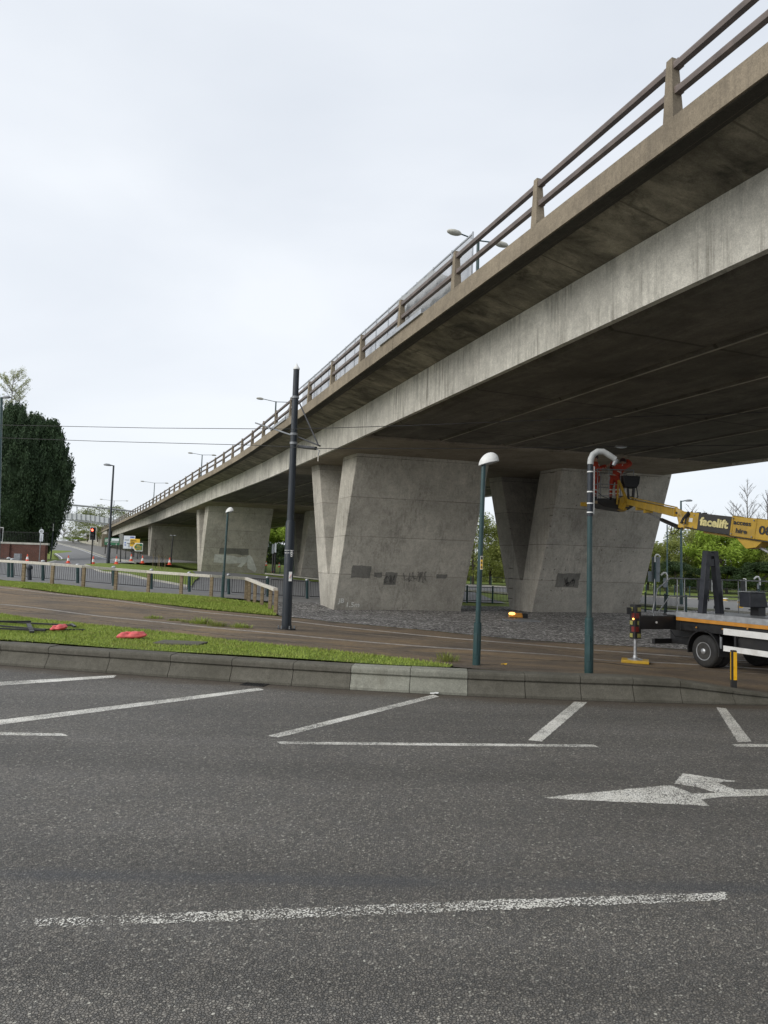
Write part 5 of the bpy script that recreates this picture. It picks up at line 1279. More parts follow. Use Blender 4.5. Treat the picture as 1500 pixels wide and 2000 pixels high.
for i,(px,Y,ty,lab) in enumerate(((1460,112,945,'tall bare tree standing above the lettered boom'),(1500,110,962,'bare tree at the right edge above the boom'),(1352,118,990,'slender bare tree behind the boom knuckle'),(1436,116,985,'smaller bare tree left of the tallest bare one'),(1385,118,1003,'low bare tree just above the boom'))):
    p=at(px,1050,Y); bare_tree(p.x,p.y,.5,top_z(px,ty,Y)-.5,lab,40+i,.30,None,grp='bare trees beyond the boom',twig=1.0)
# wood edge behind (reads as one mass)
r_=np.random.default_rng(5)
C=[];R_=[]
for k in range(420):
    x=r_.uniform(-4,110); y=r_.uniform(108,120); C.append((x,y,.5+r_.random()*5.6*(1+.25*math.sin(x*.35)))); R_.append(1.5)
o=bpy.data.objects.new('distant_wood',leaves_mesh('distant_wood',C,R_,60000,.26,M['leafo'],77)); COL.objects.link(o); tag(o,'mass of olive undergrowth filling the far side of the road','woodland',None,'stuff')
# trees at the far left beyond the footbridge
Lf=[(205,235,988,24,5,'rounded pale green tree top showing above the footbridge'),(178,230,1003,16,5,'pale tree behind the middle of the footbridge'),(168,205,1036,10,5,'red-brown budding shrub above the retaining wall'),(188,200,1028,11,2,'budding shrub beside the far parapet'),(140,225,1047,8,5,'low green shrub on the slip road bank'),(150,215,1050,7,0,'low green shrub just right of the other one on the bank')]
for i,(px,Y,ty,W,k,lab) in enumerate(Lf): broad(px,Y,ty,W,k,lab,30+i,zb=7.0,grp='trees around the far footbridge')
for i,(px,Y,ty,lab) in enumerate(((125,260,1028,'thin bare tree beneath the left end of the footbridge'),(137,265,1030,'second thin bare tree under the footbridge'))):
    p=at(px,1050,Y); bare_tree(p.x,p.y,7.5,max(3,top_z(px,ty,Y)-7.5),lab,60+i,.35,None,grp='trees around the far footbridge')
# ---------------------------------------------------------------- platform truck
TO=V(8.05,18.0,G(8.05,18.0)+.035); TF=V(.39,-.92,0).normalized(); TR=V(-.92,-.39,0).normalized()
def T(u,v,w): return TO+TF*u+TR*v+V(0,0,w)
tr=empty('platform_truck',T(0,0,0),'black and yellow truck-mounted aerial platform parked on the tram tracks at right','truck')
def tbox(u0,u1,v0,v1,w0,w1,mat,name,bev=.012,parent=tr):
    mb=MB(); mb.box(T((u0+u1)/2,(v0+v1)/2,(w0+w1)/2),(u1-u0,v1-v0,w1-w0),(TF,TR,Z3)); return mb.build(name,mat,parent,bevel=bev)
tbox(-1.2,6.6,-2.3,.02,1.22,1.285,M['gsteel'],'bed_deck')
tbox(-.85,6.6,.02,.05,1.19,1.33,M['alu'] if 'alu' in M else M['galv'],'deck_edge',0)
tbox(-.85,6.6,-.02,.045,1.10,1.188,M['orange'],'orange_stripe',0)
tbox(-1.1,6.6,-2.2,-.02,.86,1.099,M['black'],'bed_frame')
tbox(-1.5,6.8,-1.75,-.55,.62,.859,M['black'],'chassis')
tbox(-1.35,-.75,-.5,.0,.84,1.25,M['black'],'outrigger_housing')
tbox(.95,2.6,-.5,-.06,.50,1.05,M['black'],'side_locker'); tbox(2.7,5.2,-.5,-.06,.45,1.05,M['black'],'side_locker')
tbox(.62,5.4,.0,.035,.87,1.02,M['white'],'side_guard',.004); tbox(.62,5.4,.0,.035,.48,.61,M['white'],'side_guard',.004)
for u in (.9,2.4,4.2): tbox(u,u+.06,-.06,-.001,.5,1.0,M['black'],'guard_bracket',0)
tbox(-1.75,-1.65,-2.1,.0,.40,.54,M['black'],'rear_bumper'); tbox(-1.7,-1.0,-1.6,-1.5,.42,.85,M['black'],'bumper_arm'); tbox(-1.7,-1.0,-.7,-.6,.42,.85,M['black'],'bumper_arm')
def wheel(u,v,dual=True,out=1):
    c=T(u,v,.40); mb=MB(); ax=TR*out
    prof=[(.20,-.01),(.23,.0),(.34,.0),(.385,-.03),(.40,-.07),(.40,-.20),(.385,-.24),(.34,-.26),(.2,-.26)]
    mb.lathe(c,prof,32,ax)
    if dual: mb.lathe(c-ax*.30,prof,32,ax)
    ty=mb.build('tyre',M['rubber'],tr,smooth=True)
    mb=MB(); mb.lathe(c,[(.225,.003),(.212,-.04),(.20,-.11),(.165,-.135),(.16,-.12),(.10,-.12),(.095,-.04),(.075,-.01),(.0,-.005)],24,ax); rm=mb.build('rim',M['rimsteel'],ty,smooth=True); mb=MB(); mb.lathe(c,[(.222,-.02),(.226,.008),(.205,.006),(.20,-.03)],28,ax); mb.build('rim_edge',M['galv'],ty,smooth=True); mb=MB(); mb.lathe(c-ax*.11,[(.075,0),(.07,.13),(.04,.15)],16,ax); mb.build('hub',M['galv'],ty,smooth=True)
    mb=MB()
    for k in range(8):
        a=k*math.pi/4; a1=TF; a2=Z3; p=c+(a1*math.cos(a)+a2*math.sin(a))*.118-ax*.10; mb.lathe(p,[(.014,0),(.014,.03)],6,ax)
    mb.build('wheel_nuts',M['galv'],ty)
    mb=MB()
    for k in range(8):
        a=(k+.5)*math.pi/4; p=c+(TF*math.cos(a)+Z3*math.sin(a))*.183-ax*.115; mb.lathe(p,[(.022,0),(.022,.012)],8,ax)
    mb.build('hand_hole',M['black'],ty)
M['rimsteel']=simple('dull_wheel_rim',(.07,.068,.065),.45,.5,.3,12,dirt=(.06,.05,.04))
wheel(0,0); wheel(0,-2.3,True,-1); wheel(3.9,0,False); wheel(3.9,-2.3,False,-1)
# mudguards
for v in (.0,-2.3):
    mb=MB(); n=14; rows=[]
    for k in range(n+1):
        a=math.radians(-12+204*k/n); 
        for rr,vv in ((.50,.03 if v==0 else -.03),(.50,-.55 if v==0 else .55),(.47,-.55 if v==0 else .55),(.47,.03 if v==0 else -.03)): rows.append(T(math.cos(a)*rr,v+vv,.42+math.sin(a)*rr))
    mb.add(rows,[(k*4+j,k*4+(j+1)%4,(k+1)*4+(j+1)%4,(k+1)*4+j) for k in range(n) for j in range(4)]); mb.build('mudguard',M['black'],tr)
# simple cab beyond the frame
mb=MB(); mb.prism([T(5.0,.02,.55),T(6.7,.02,.55),T(6.75,.02,1.35),T(6.45,.02,2.2),T(5.0,.02,2.25)],TR*-2.3); mb.build('cab',M['white'],tr,bevel=.05)
mb=MB(); mb.prism([T(5.5,.035,1.4),T(6.55,.035,1.4),T(6.35,.035,2.05),T(5.5,.035,2.05)],TR*-.01); mb.build('cab_window',M['black'],tr)
# outrigger
tbox(-1.15,-.9,0,1.22,.86,1.20,M['black'],'outrigger_beam')
def op(v,w,u=-1.02): return T(u,v,w)
oc=T(-1.02,1.22,0)
mb=MB(); mb.box(T(-1.02,1.24,1.05),(.2,.2,.86),(TF,TR,Z3)); lg=mb.build('outrigger_leg',M['black'],tr,bevel=.01)
M['redref']=simple('red_reflective',(.16,.015,.012),.4,0,.15,10); M['yelref']=simple('lime_reflective',(.26,.25,.07),.4,0,.1,10)
for k,(w_,m_) in enumerate(((1.36,'yelref'),(1.20,'redref'),(1.02,'yelref'),(.86,'redref'),(.70,'yelref'))):
    for fc,so in ((TF,TR),(TR,TF)):
        mb=MB(); mb.box(T(-1.02,1.24,w_)+fc*.103+so*(.03 if k%2 else -.03),(.012,.10,.13 if m_=='redref' else .10),(fc,so,Z3)); mb.build('reflective_stripe',M[m_],lg)
mb=MB(); mb.box(T(-1.02,1.38,1.1)+V(-.06,-.02,.22),(.11,.05,.17)); mb.build('marker_lamp',M['black'],tr)
mb=MB(); mb.sphere(T(-.95,1.37,1.12),.024); mb.build('amber_marker',M['amber'],tr)
mb=MB(); mb.lathe(T(-1.02,1.24,.1),[(.04,0),(.04,.55)],14); mb.build('outrigger_ram',M['chrome'] if 'chrome' in M else M['galv'],tr,smooth=True)
mb=MB(); mb.lathe(T(-1.02,1.24,.085),[(.19,0),(.19,.015),(.06,.05),(.05,.12)],16); mb.build('outrigger_foot',M['galv'],tr)
pz=T(-1.02,1.24,0); pz.z=G(pz.x,pz.y)+.075; mb=MB(); mb.box(pz,(.66,.58,.07),(V(.94,-.33,0),V(.33,.94,0),Z3)); tag(mb.build('spreader_pad',M['yellow'],bevel=.01),'yellow square spreader pad under the outrigger foot','spreader pad')
mb=MB(); mb.tube([T(-.45,.01,.95),T(-.45,.012,1.06)],.012,6); 
mb=MB(); mb.lathe(T(-.98+.0,0,0)+TR*.7+V(0,0,1.04)+TF*.125,[(.03,0),(.03,.01)],12,TF); mb.build('white_reflector',M['white'],tr)
# second (near-left far side) outrigger beam end on the far side
tbox(-1.15,-.9,-3.4,-2.3,.86,1.20,M['black'],'outrigger_beam')
# hand rails
def hr(pts,r=.017,m='gsteel',name='hand_rail'): 
    mb=MB(); mb.tube([T(*p) for p in pts],r,7); return mb.build(name,M[m],tr)
hr([(-.9,.2,2.18),(-.9,-2.25,2.18),(-.3,-2.25,2.18),(4.6,-2.25,2.18)]); hr([(-.9,.2,1.72),(-.9,-2.25,1.72),(-.3,-2.25,1.72),(4.6,-2.25,1.72)])
for v in (-.05,-.3,-.95,-1.65,-2.25): hr([(-.9,v,1.28),(-.9,v,2.18)],.015)
for u in (.1,1.1,2.1,3.1): hr([(u,-2.25,1.28),(u,-2.25,2.18)],.015)
hr([(-.9,.2,2.18),(-.9,.62,1.90),(-.9,.8,1.28)],.017); hr([(-.9,.2,1.72),(-.9,.6,1.30)],.015); hr([(-.9,.72,2.15),(-.9,.75,1.2)],.013)
# A frame boom rest
def tbar(a,b2,w,h,mat,name,parent=tr,bev=.008,up=(0,0,1)):
    mb=MB(); mb.bar(T(*a),T(*b2),w,h,up); return mb.build(name,mat,parent,bevel=bev)
af_u=-.72
M['navy']=simple('dark_navy_paint',(.016,.018,.026),.42,0,.2,5)
tbar((af_u,-.72,1.28),(af_u,-.90,2.93),.16,.16,M['navy'],'boom_rest_leg'); tbar((af_u,-1.35,1.28),(af_u,-1.14,2.93),.16,.16,M['navy'],'boom_rest_leg')
tbar((af_u,-.84,2.63),(af_u,-1.20,2.63),.13,.20,M['navy'],'boom_rest_head'); tbar((af_u,-.90,2.84),(af_u,-1.14,2.84),.15,.10,M['navy'],'boom_rest_saddle')
# grey stowage box
mb=MB(); mb.prism([T(.15,-1.45,1.5),T(.15,-2.1,1.5),T(.15,-1.98,1.88),T(.15,-1.45,1.88)],TF*-.35); mb.build('stowage_box',M['navy'],tr,bevel=.02)
mb=MB(); mb.prism([T(.165,-1.42,1.885),T(.165,-2.0,1.885),T(.165,-2.0,1.91),T(.165,-1.42,1.91)],TF*-.38); mb.build('box_lid',M['gsteel'],tr)
tbox(-.15,.1,-2.05,-1.8,1.28,1.5,M['black'],'box_foot',0)
# ---- boom
B0=at(1342,1016,18.0); B1=at(1500,1036,16.3); bd=(B1-B0).normalized(); bu=(Z3-bd*Z3.dot(bd)).normalized(); bn=bd.cross(bu)  # bn faces away/toward
if bn.y>0: bn=-bn
Bend=B0+bd*4.6
bm_=tr
def bsec(a,b2,h0,h1,w,mat,name,off=0,parent=tr,bev=.02):
    A=B0+bd*a; C=B0+bd*b2; mb=MB()
    P=[A+bu*h0/2,C+bu*h1/2,C-bu*h1/2,A-bu*h0/2]; mb.prism([p+bn*(w/2+off) for p in P],-bn*(w+2*off)); return mb.build(name,mat,parent,bevel=bev)
boom=bsec(-.12,1.55,.42,.44,.36,M['yellow'],'boom_section')
outer=bsec(1.30,4.6,.47,.50,.44,M['yellow'],'boom_outer_section')
M['panelblack']=simple('black_vinyl_panel',(.02,.018,.016),.45)
pnl=bsec(.42,1.27,.425,.435,.36,M['panelblack'],'lettering_panel',.006,tr,0)
def btext(txt,a,h,size,width,mat,off,parent,bold=.0):
    P=B0+bd*a+bn*off+bu*h; mb=MB(); text(mb,txt,P,bd,bu,size,width,bold,.002); mb.build('lettering',mat,parent)
# lettering must face the camera: bd x bu = bn ?
M['cream']=simple('cream_lettering',(.62,.55,.25),.5)
btext('facelift',.48,-.07,.27,.74,M['cream'],.20,pnl,.012)
btext('access',1.36,.05,.15,.42,M['black'],.236,outer,.004); btext('hire',1.44,-.14,.15,.27,M['black'],.236,outer,.004)
btext('08',1.98,-.10,.27,.30,M['black'],.236,outer,.006)
# strengthening collar and bracket under the outer section
for a in (1.36-.06,1.86): bsec(a,a+.05,.49,.50,.45,M['yellow'],'collar',.01)
mb=MB(); P=[B0+bd*1.42-bu*.24,B0+bd*2.1-bu*.24,B0+bd*1.95-bu*.42,B0+bd*1.72-bu*.48]; mb.prism([p+bn*.2 for p in P],-bn*.4); mb.build('ram_bracket',M['yellow'],tr,bevel=.01)
mb=MB(); mb.tube([B0+bd*1.9-bu*.40,B0+bd*2.4-bu*.58],.035,10); mb.build('ram_rod',M['galv'],tr); mb=MB(); mb.tube([B0+bd*2.3-bu*.545,B0+bd*4.2-bu*1.25],.075,12); mb.build('lift_ram',M['black'],tr,smooth=True)
bsec(.55,1.3,.5,.5,.12,M['yellow'],'under_rail',0) if False else None
mb=MB(); mb.bar(B0+bd*.55-bu*.235,B0+bd*1.35-bu*.25,.2,.05,bu); mb.build('under_rail',M['yellow'],tr)
# turret
mb=MB(); e=T(4.3,-1.15,1.29); mb.lathe(e,[(.55,0),(.55,.3),(.4,.35),(.4,1.2)],18); mb.build('turret',M['yellow'],tr)
tz=B0+bd*4.6; 
mb=MB(); mb.bar(e+V(0,0,1.0),tz,.5,.5); mb.build('turret_arm',M['yellow'],tr,bevel=.02)
# knuckle
K=[at(1318,991,18.2),at(1329,996,18.1),at(1344,1004,18.0),at(1346,1026,18.0),at(1334,1035,18.0),at(1328,1031,18.05),at(1322,1006,18.15)]
nrm=V(-.35,-.93,0).normalized(); mb=MB(); mb.prism([p+nrm*.16 for p in K],-nrm*.32); mb.build('knuckle',M['yellow'],tr,bevel=.01)
mb=MB(); mb.tube([at(1345,1000,17.75),at(1334,1014,17.75),at(1330,1022,17.75)],.03,8); mb.tube([at(1352,999,17.75),at(1340,1012,17.75),at(1338,1024,17.75)],.022,8); mb.build('hydraulic_hoses',M['black'],tr)
for x,y in ((1331,1020),(1332,1032),(1321,1002)):
    mb=MB(); mb.lathe(at(x,y,17.9),[(.03,0),(.03,.04)],10,nrm); mb.build('pivot_pin',M['black'],tr)
for x,y in ((1352,998),(1364,997),(1376,998)):
    mb=MB(); mb.box(at(x,y+6,17.95),(.09,.12,.06)); mb.build('hose_clip',M['black'],tr)
# jib to basket
CY=26.6
mb=MB(); J0=at(1322,1002,18.2); J1=at(1228,980,CY-1.2); d=(J1-J0).normalized(); mb.bar(J0,J1,.15,.20); mb.build('jib',M['yellow'],tr,bevel=.01)
mb=MB(); mb.bar(J0+V(0,0,.14),lerp(J0,J1,.97)+V(0,0,.17),.04,.03); mb.build('jib_rail',M['yellow'],tr)
mb=MB(); mb.tube([at(1326,1030,18.1),at(1292,1015,20.4)],.055,10); jr=mb.build('jib_ram',M['black'],tr,smooth=True)
mb=MB(); mb.tube([at(1292,1015,20.4),at(1262,1001,22.6)],.028,8); mb.build('jib_ram_rod',M['gsteel'],tr)
mb=MB(); mb.tube([at(1326,1033,18.1),at(1318,1042,18.1),at(1311,1043,18.3),at(1310,1034,18.4),at(1313,1026,18.5)],.012,6); mb.build('hose_loop',M['black'],tr)
for x,y,Y in ((1250,993,23.8),(1266,998,22.4)):
    mb=MB(); mb.box(at(x,y-1,Y),(.25,.15,.16)); mb.build('ram_lug',M['yellow'],tr)
# ---- basket
by=CY; 
def C_(px,py,dy=0): return at(px,py,by+dy)
fl0=C_(1159,977); fl1=C_(1228,980); zf=C_(1195,978).z
X0=fl0.x; X1=fl1.x; 
bk=empty('work_basket',V((X0+X1)/2,by,zf-.1),'black work basket with tubular rails raised under the bridge soffit','work basket')
mb=MB(); mb.prism([V(X0,by-.5,zf),V(X1,by-.5,zf),V(X1+.1,by-.5,zf-.18),V(X1-.2,by-.5,zf-.38),V(X0+.25,by-.5,zf-.28),V(X0,by-.5,zf-.14)],(0,1.0,0)); mb.build('basket_floor',M['black'],bk,bevel=.02)
def brail(z,r=.02):
    mb=MB(); pts=[V(X0,by-.5,z),V(X1,by-.5,z),V(X1,by+.5,z),V(X0,by+.5,z),V(X0,by-.5,z)]
    for a,b2 in zip(pts[:-1],pts[1:]): mb.tube([a,b2],r,7)
    mb.build('basket_rail',M['gsteel'],bk)
brail(zf+1.1); brail(zf+.55,.016); brail(zf+.12,.02)
for x in (X0,X0+.42,X0+.85,X1):
    for y in (by-.5,by+.5): mb=MB(); mb.tube([V(x,y,zf),V(x,y,zf+1.1)],.017,6); mb.build('basket_post',M['gsteel'],bk)
mb=MB(); mb.box(C_(1141,985,-.5),(.26,.05,.15)); mb.build('yellow_plate',M['yellow'],bk)
mb=MB(); mb.bar(C_(1208,938,-.62),C_(1226,982,-.7),.08,.08,(0,1,0)); mb.bar(C_(1226,978,-.7),C_(1215,996,-.6),.08,.10,(0,1,0)); mb.bar(C_(1208,938,-.62),C_(1205,985,-.6),.05,.05,(0,1,0)); mb.build('yellow_bracket',M['yellow'],bk)
mb=MB(); mb.prism([C_(1212,973,-.7),C_(1222,966,-.7),C_(1232,984,-.7),C_(1222,998,-.6),C_(1209,992,-.6)],(0,.5,0)); mb.build('tilt_plate',M['yellow'],bk)
mb=MB(); mb.tube([C_(1225,985,-.65),C_(1225,985,.2)],.16,12); mb.build('rotator',M['black'],bk)
mb=MB(); mb.prism([C_(1216,928,-.75),C_(1251,930,-.75),C_(1249,945,-.75),C_(1244,953,-.75),C_(1222,951,-.75)],(0,.4,0)); mb.build('control_box',M['black'],bk,bevel=.02)
mb=MB(); mb.tube([C_(1226,950,-.6),C_(1228,975,-.6)],.045,8); mb.tube([C_(1238,950,-.6),C_(1236,975,-.6)],.055,8); mb.tube([C_(1243,950,-.5),C_(1246,970,-.5),C_(1240,978,-.5)],.02,6); mb.build('control_stem',M['black'],bk)
mb=MB(); mb.tube([C_(1168,962,-.5),C_(1178,970,-.5),C_(1190,974,-.5),C_(1202,972,-.5)],.013,6); mb.build('cable',M['black'],bk)
mb=MB(); mb.box(C_(1162,981,-.55),(.16,.1,.1)); mb.build('boot_box',M['wood'],bk)
# ---- workers
def skinmesh(name,joints,edges,parent,mat,sub=2):
    me=bpy.data.meshes.new(name); off=wloc(parent)
    me.from_pydata([tuple(Vector(j[0])-off) for j in joints],edges,[]); o=bpy.data.objects.new(name,me); COL.objects.link(o); o.parent=parent
    m=o.modifiers.new('skin','SKIN'); m.use_smooth_shade=True
    for i,j in enumerate(joints):
        me.skin_vertices[0].data[i].radius=(j[1],j[1]*(j[2] if len(j)>2 else 1))
    me.skin_vertices[0].data[0].use_root=True
    s=o.modifiers.new('sub','SUBSURF'); s.levels=sub; s.render_levels=sub
    bpy.context.view_layer.update(); dg=bpy.context.evaluated_depsgraph_get(); m2=bpy.data.meshes.new_from_object(o.evaluated_get(dg)); 
    o.modifiers.clear(); o.data=m2; bpy.data.meshes.remove(me); m2.name=name; m2.materials.clear(); m2.materials.append(mat)
    m2.polygons.foreach_set('use_smooth',[True]*len(m2.polygons)); return o
def person(label,root_p,J,helmet=True,bands=True):
    """J: dict of joint name -> world pos"""
    r=empty('person',root_p,label,'person','workers in orange high-visibility clothing in the basket')
    n=['pel','waist','chest','neck','head','crown','shl','ell','wrl','hal','shr','elr','wrr','har','hpl','knl','anl','tol','hpr','knr','anr','tor']
    rad=dict(pel=.135,waist=.12,chest=.145,neck=.055,head=.09,crown=.075,shl=.065,ell=.045,wrl=.032,hal=.035,shr=.065,elr=.045,wrr=.032,har=.035,hpl=.09,knl=.06,anl=.042,tol=.035,hpr=.09,knr=.06,anr=.042,tor=.035)
    E=[('pel','waist'),('waist','chest'),('chest','neck'),('neck','head'),('head','crown'),('chest','shl'),('shl','ell'),('ell','wrl'),('wrl','hal'),('chest','shr'),('shr','elr'),('elr','wrr'),('wrr','har'),('pel','hpl'),('hpl','knl'),('knl','anl'),('anl','tol'),('pel','hpr'),('hpr','knr'),('knr','anr'),('anr','tor')]
    idx={k:i for i,k in enumerate(n)}
    skinmesh('body',[(J[k],rad[k]) for k in n],[(idx[a],idx[b2]) for a,b2 in E],r,M['skin'])
    jn_=['chest','neck0','waist','pel','shl','ell','wrl','shr','elr','wrr']; Jn=dict(J); Jn['neck0']=lerp(J['chest'],J['neck'],.5)
    add=.045; rr=dict(rad); rr['neck0']=.07
    E2=[('chest','neck0'),('chest','waist'),('waist','pel'),('chest','shl'),('shl','ell'),('ell','wrl'),('chest','shr'),('shr','elr'),('elr','wrr')]
    ix={k:i for i,k in enumerate(jn_)}
    skinmesh('jacket',[(Jn[k],rr[k]+add) for k in jn_],[(ix[a],ix[b2]) for a,b2 in E2],r,M['hivis'])
    l=['pel','hpl','knl','anl','hpr','knr','anr']; ix={k:i for i,k in enumerate(l)}
    skinmesh('trousers',[(J[k],rad[k]+.024) for k in l],[(ix[a],ix[b2]) for a,b2 in [('pel','hpl'),('hpl','knl'),('knl','anl'),('pel','hpr'),('hpr','knr'),('knr','anr')]],r,M['hivis'])
    # reflective bands
    def band(a,b2,f,rd,h=.045): 
        p=lerp(J[a],J[b2],f); d=(J[b2]-J[a]).normalized(); mb=MB(); mb.tube([p-d*h/2,p+d*h/2],rd,14,cap=False); mb.build('reflective_band',M['reflect'],r,smooth=True)
    band('waist','chest',.1,.168); band('knl','anl',.25,.082); band('knr','anr',.25,.082); band('knl','anl',.6,.075); band('knr','anr',.6,.075); band('ell','wrl',.3,.068); band('elr','wrr',.3,.068)
    for s in (-.08,.08):
        mb=MB(); 
    for s in ('shl','shr'):
        a=lerp(J['chest'],J[s],.45); f=J.get('face',V(0,-1,0)); mb=MB(); mb.tube([a-f*.14+V(0,0,.05),a+V(0,0,.11),a+f*.15+V(0,0,.03),lerp(a,J['waist'],.6)+f*.165],.02,6); mb.build('reflective_strap',M['reflect'],r)
    # boots
    for a,b2 in (('anl','tol'),('anr','tor')): skinmesh('boot',[(J[a]+V(0,0,.05),.058),(J[a]-V(0,0,.0),.055),(J[b2],.045)],[(0,1),(1,2)],r,M['black'],1)
    # hands with fingers
    for wr,ha in (('wrl','hal'),('wrr','har')):
        d=(J[ha]-J[wr]).normalized(); s=d.cross(V(0,1,0)); s=s.normalized() if s.length>.1 else V(1,0,0); 
        for k in range(4):
            a=J[ha]+s*(-.03+.02*k)+d*.02; skinmesh('finger',[(a,.010),(a+d*.035,.009),(a+d*.05+V(0,-.02,-.01),.008)],[(0,1),(1,2)],r,M['skin'],1)
        a=J[ha]-s*.035; skinmesh('thumb',[(a,.011),(a-s*.02+d*.03,.009)],[(0,1)],r,M['skin'],1)
    f=J.get('face',V(0,-1,0)).normalized(); hd=J['head']+V(0,0,.03)
    mb=MB(); n_=16; rows=[]
    mb.lathe(hd+V(0,0,.03),[(.125,0),(.125,.02),(.118,.06),(.095,.11),(.05,.135),(.0,.14)],18); mb.build('helmet',M['hair'] if not helmet else M['helm'],r,smooth=True)
    mb=MB(); mb.sphere(hd+f*.10-V(0,0,.02),.018); mb.build('nose',M['skin'],r,smooth=True)
    sd_=V(-f.y,f.x,0)
    for q in (-.035,.035): mb=MB(); mb.sphere(hd+f*.088+sd_*q+V(0,0,.01),.012); mb.build('eye',M['black'],r,smooth=True)
    mb=MB(); mb.box(hd+f*.088-V(0,0,.065),(.045,.012,.01),(sd_,f,Z3)); mb.build('mouth',M['redref'],r)
    for q in (-.095,.095): mb=MB(); mb.sphere(hd+sd_*q-V(0,0,.01),.022,(.5,.8,1.2)); mb.build('ear',M['skin'],r,smooth=True)
    return r
M['helm']=simple('dark_helmet',(.05,.02,.02),.4)
def stand(x,y,z,f,hl,hr_,tilt=V(0,0,0),hgt=1.66,headoff=V(0,0,0),st=.12):
    k=hgt/1.75; s=V(-f.y,f.x,0); P=V(x,y,z); J={'face':f}
    J['pel']=P+V(0,0,.93*k)+tilt*.25; J['waist']=P+V(0,0,1.10*k)+tilt*.5; J['chest']=P+V(0,0,1.33*k)+tilt*.85; J['neck']=P+V(0,0,1.50*k)+tilt; J['head']=P+V(0,0,1.60*k)+tilt*1.1+headoff; J['crown']=J['head']+V(0,0,.10)
    for nm,q in (('l',1),('r',-1)):
        J['sh'+nm]=J['chest']+s*.19*q+V(0,0,.07); h=hl if q==1 else hr_
        J['wr'+nm]=h; J['el'+nm]=lerp(J['sh'+nm],h,.5)+V(0,0,-.10)-f*.04; J['ha'+nm]=h+(h-J['el'+nm]).normalized()*.07
        J['hp'+nm]=J['pel']+s*.10*q-V(0,0,.06); J['kn'+nm]=P+s*st*q+V(0,0,.50*k)+f*.04; J['an'+nm]=P+s*st*q+V(0,0,.09)-f*.02; J['to'+nm]=J['an'+nm]+f*.16-V(0,0,.04)
    return J
wx=C_(1163,977).x; f1=V(.9,-.45,0).normalized()
J=stand(wx,by+.1,zf,f1,V(wx+.38,by-.1,zf+1.30),V(wx+.15,by-.35,zf+1.15),hgt=1.68)
person('worker in orange suit half hidden behind the swan-neck lamp column',V(wx,by+.1,zf),J)
wx=C_(1198,977).x; f2=V(.25,.97,0).normalized()
J=stand(wx,by-.05,zf,f2,V(wx+.30,by-.42,zf+1.42),V(wx-.06,by-.42,zf+1.50),tilt=V(.26,.03,-.10),hgt=1.74,headoff=V(.06,.03,-.06))
J['elr']=V(wx+.66,by+.02,zf+1.40); J['wrr']=V(wx+.50,by+.12,zf+1.58); J['har']=V(wx+.44,by+.14,zf+1.63); J['ell']=V(wx-.02,by+.1,zf+1.30); J['wrl']=V(wx+.05,by+.28,zf+1.50); J['hal']=V(wx+.09,by+.3,zf+1.57)
person('worker in orange suit leaning with raised arms beside the control box of the basket',V(wx,by-.05,zf),J)
# ---------------------------------------------------------------- things behind the truck
sg=empty('road_sign',at(1283,1190,44),'grey back of a tall sign with bent lamp beside the right pier edge','road sign')
posts(sg,[(1279,1088,1196)],44,.09,'teal')
plate(sg,1281,1103,16,30,44.2,M['sign_back']); plate(sg,1277,1126,22,20,44.25,M['sign_back'],name='lower_sign_plate')
def hook(root,px,py,Y,sx=1,sc=1.0,mat='white'):
    b_=at(px,py,Y); mb=MB(); mb.tube([b_,b_+V(0,0,.30*sc),b_+V(-.08*sx,0,.42*sc),b_+V(-.2*sx,0,.42*sc),b_+V(-.34*sx,0,.30*sc)],.045*sc,8); mb.build('sign_lamp',M[mat],root,smooth=True)
hook(sg,1279,1098,44,-1,1.1)
for x,y0,y1,Y,w,h,lab,sx in ((1302,1128,1196,40,8,18,'pale blank-backed sign box with bent lamp left of the black frame',1),(1483,1135,1190,42,3,10,'slim sign post with bent white lamp near the right edge',1)):
    q=empty('lit_sign',at(x,y1,Y),lab,'lit sign'); posts(q,[(x,y0,y1)],Y,.045,'teal'); plate(q,x-2.5,y0+10,w,h,Y,M['sign_back']); hook(q,x+1,y0+8,Y,sx,1.15)
for x,y,Y,lab in ((1386,1143,60,'back of a traffic signal right of the black frame'),(1452,1143,55,'back of a traffic signal above the grey box'),(1366,1143,62,'traffic signal seen between the black frame legs')):
    q=empty('traffic_light',at(x,1185,Y),lab,'traffic light'); posts(q,[(x-2,1150,1188)],Y,.05); 
    c=at(x-1,y,Y); mb=MB(); mb.box(c,(.3,.2,.9)); mb.build('signal_head',M['black'],q); mb=MB(); mb.box(c+V(.22,-.02,0),(.05,.05,1.05)); mb.build('backing_edge',M['white'],q)
    mb=MB(); mb.box(c+V(.12,-.02,.5),(.22,.05,.06)); mb.build('backing_top',M['white'],q)
for x,y0,y1,Y,lab in ((1417,1170,1186,62,'yellow and white striped barrel on the distant road'),(1446,1174,1196,50,'yellow and white reflective bollard left of the grey box')):
    b_=at(x,y1,Y); t_=at(x,y0,Y); H=t_.z-b_.z; r=.19 if Y>55 else .17; q=empty('striped_bollard',b_,lab,'bollard')
    for k,(f0,f1,m_) in enumerate(((0,.18,'yellow_sign'),(.18,.36,'white'),(.36,.62,'yellow_sign'),(.62,.8,'white'),(.8,1,'yellow_sign'))):
        mb=MB(); mb.lathe(b_+V(0,0,H*f0),[(r,0),(r,H*(f1-f0))],14); mb.build('stripe',M[m_],q)
    mb=MB(); mb.lathe(t_,[(r*1.15,0),(r*.9,.08),(0,.1)],14); mb.build('cap',M['white'],q)
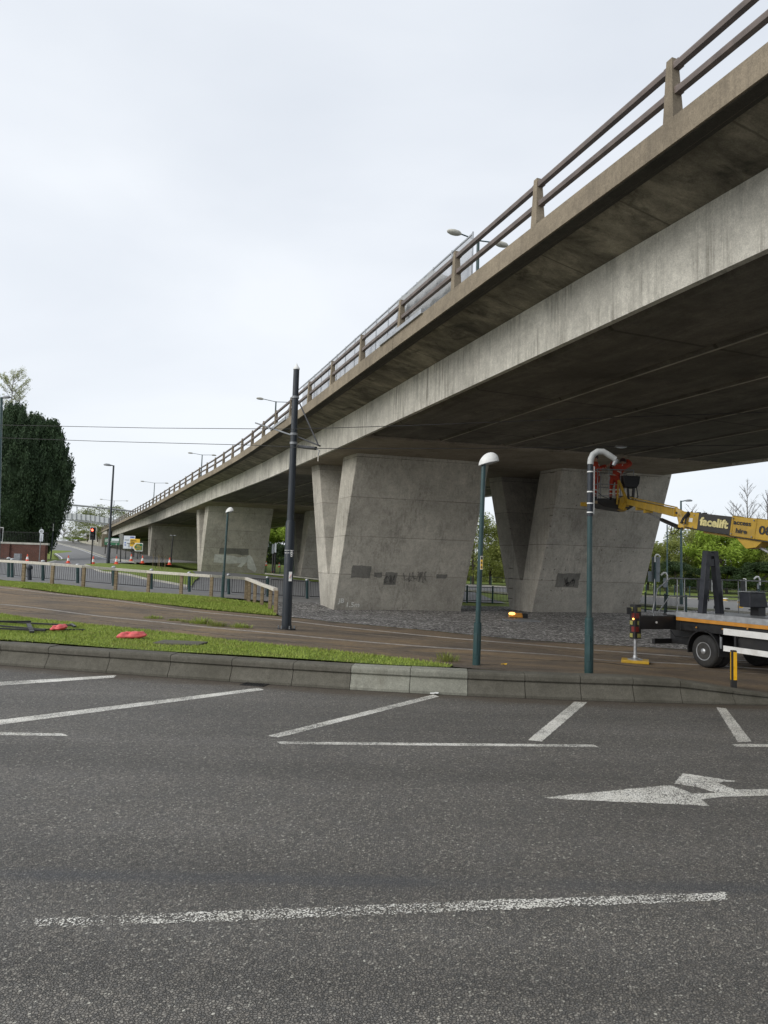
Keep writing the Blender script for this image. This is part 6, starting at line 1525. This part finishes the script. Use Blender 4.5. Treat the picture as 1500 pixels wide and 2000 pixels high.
for i,(x,y,lab) in enumerate(((1399,1186,'small black weight block on the distant kerb left of the barrel'),(1421,1190,'small black weight block on the distant kerb under the barrel'),(1467,1193,'small black weight block beside the reflective bollard'))):
    b_=at(x,y+3,47); mb=MB(); mb.box(b_+V(0,0,.1),(.25,.3,.2),taper=.85); tag(mb.build('ballast_block',M['rubber'],bevel=.02),lab,'ballast block')
# signs seen under the bridge
q=empty('road_sign',at(536,1118,70),'grey backs of tall road signs under the bridge left of the mast','road sign'); posts(q,[(534.5,1062,1119),(538.5,1062,1120)],70,.09,'black'); plate(q,533,1072,4,18,70,M['sign_back']); plate(q,538,1070,3.5,18,69.8,M['sign_white'])
q=empty('road_sign',at(521,1090,90),'pair of small white signs seen beside the pier under the bridge','road sign'); posts(q,[(520.5,1066,1092)],90,.05); plate(q,519.2,1065,3,6,90,M['sign_white']); plate(q,523.4,1065,3,6,90,M['sign_white'])

# hoses, bolts and decals on the boom
mb=MB(); mb.tube([B0+bd*.1+bn*.2-bu*.17,B0+bd*.5+bn*.21-bu*.20,B0+bd*1.2+bn*.21-bu*.21,B0+bd*1.35+bn*.25-bu*.24,B0+bd*3+bn*.25-bu*.26],.014,6); mb.build('hydraulic_hoses',M['black'],tr)
for a,h in ((.05,.12),(.05,-.12),(.3,.15),(.3,-.15),(1.34,.18),(1.34,-.18),(1.84,.19),(1.84,-.19)):
    mb=MB(); mb.lathe(B0+bd*a+bn*(.185 if a<1.3 else .24)+bu*h,[(.016,0),(.016,.014)],6,bn); mb.build('bolt_head',M['gsteel'],tr)
mb=MB(); mb.box(B0+bd*.22+bn*.182+bu*.02,(.10,.004,.10),(bd,bn,bu)); mb.build('warning_sticker',M['white'],tr)
for u,w_ in ((-.2,.97),(.6,1.0),(1.3,1.07),(2.2,.75)):
    mb=MB(); mb.sphere(T(u,.03,w_),.022); mb.build('side_marker_lamp',M['orange'],tr)
mb=MB(); mb.tube([T(.4,-.1,.84),T(.5,-.12,.55),T(.75,-.1,.45),T(.9,-.1,.5)],.02,6); mb.tube([T(-1.3,-.2,.8),T(-1.0,-.1,.62),T(-.5,-.1,.72)],.014,6); mb.build('air_hose',M['black'],tr)
mb=MB(); mb.box(T(.5,-.03,.66),(.05,.03,.28),(TF,TR,Z3)); mb.build('flap_stay',M['gsteel'],tr)
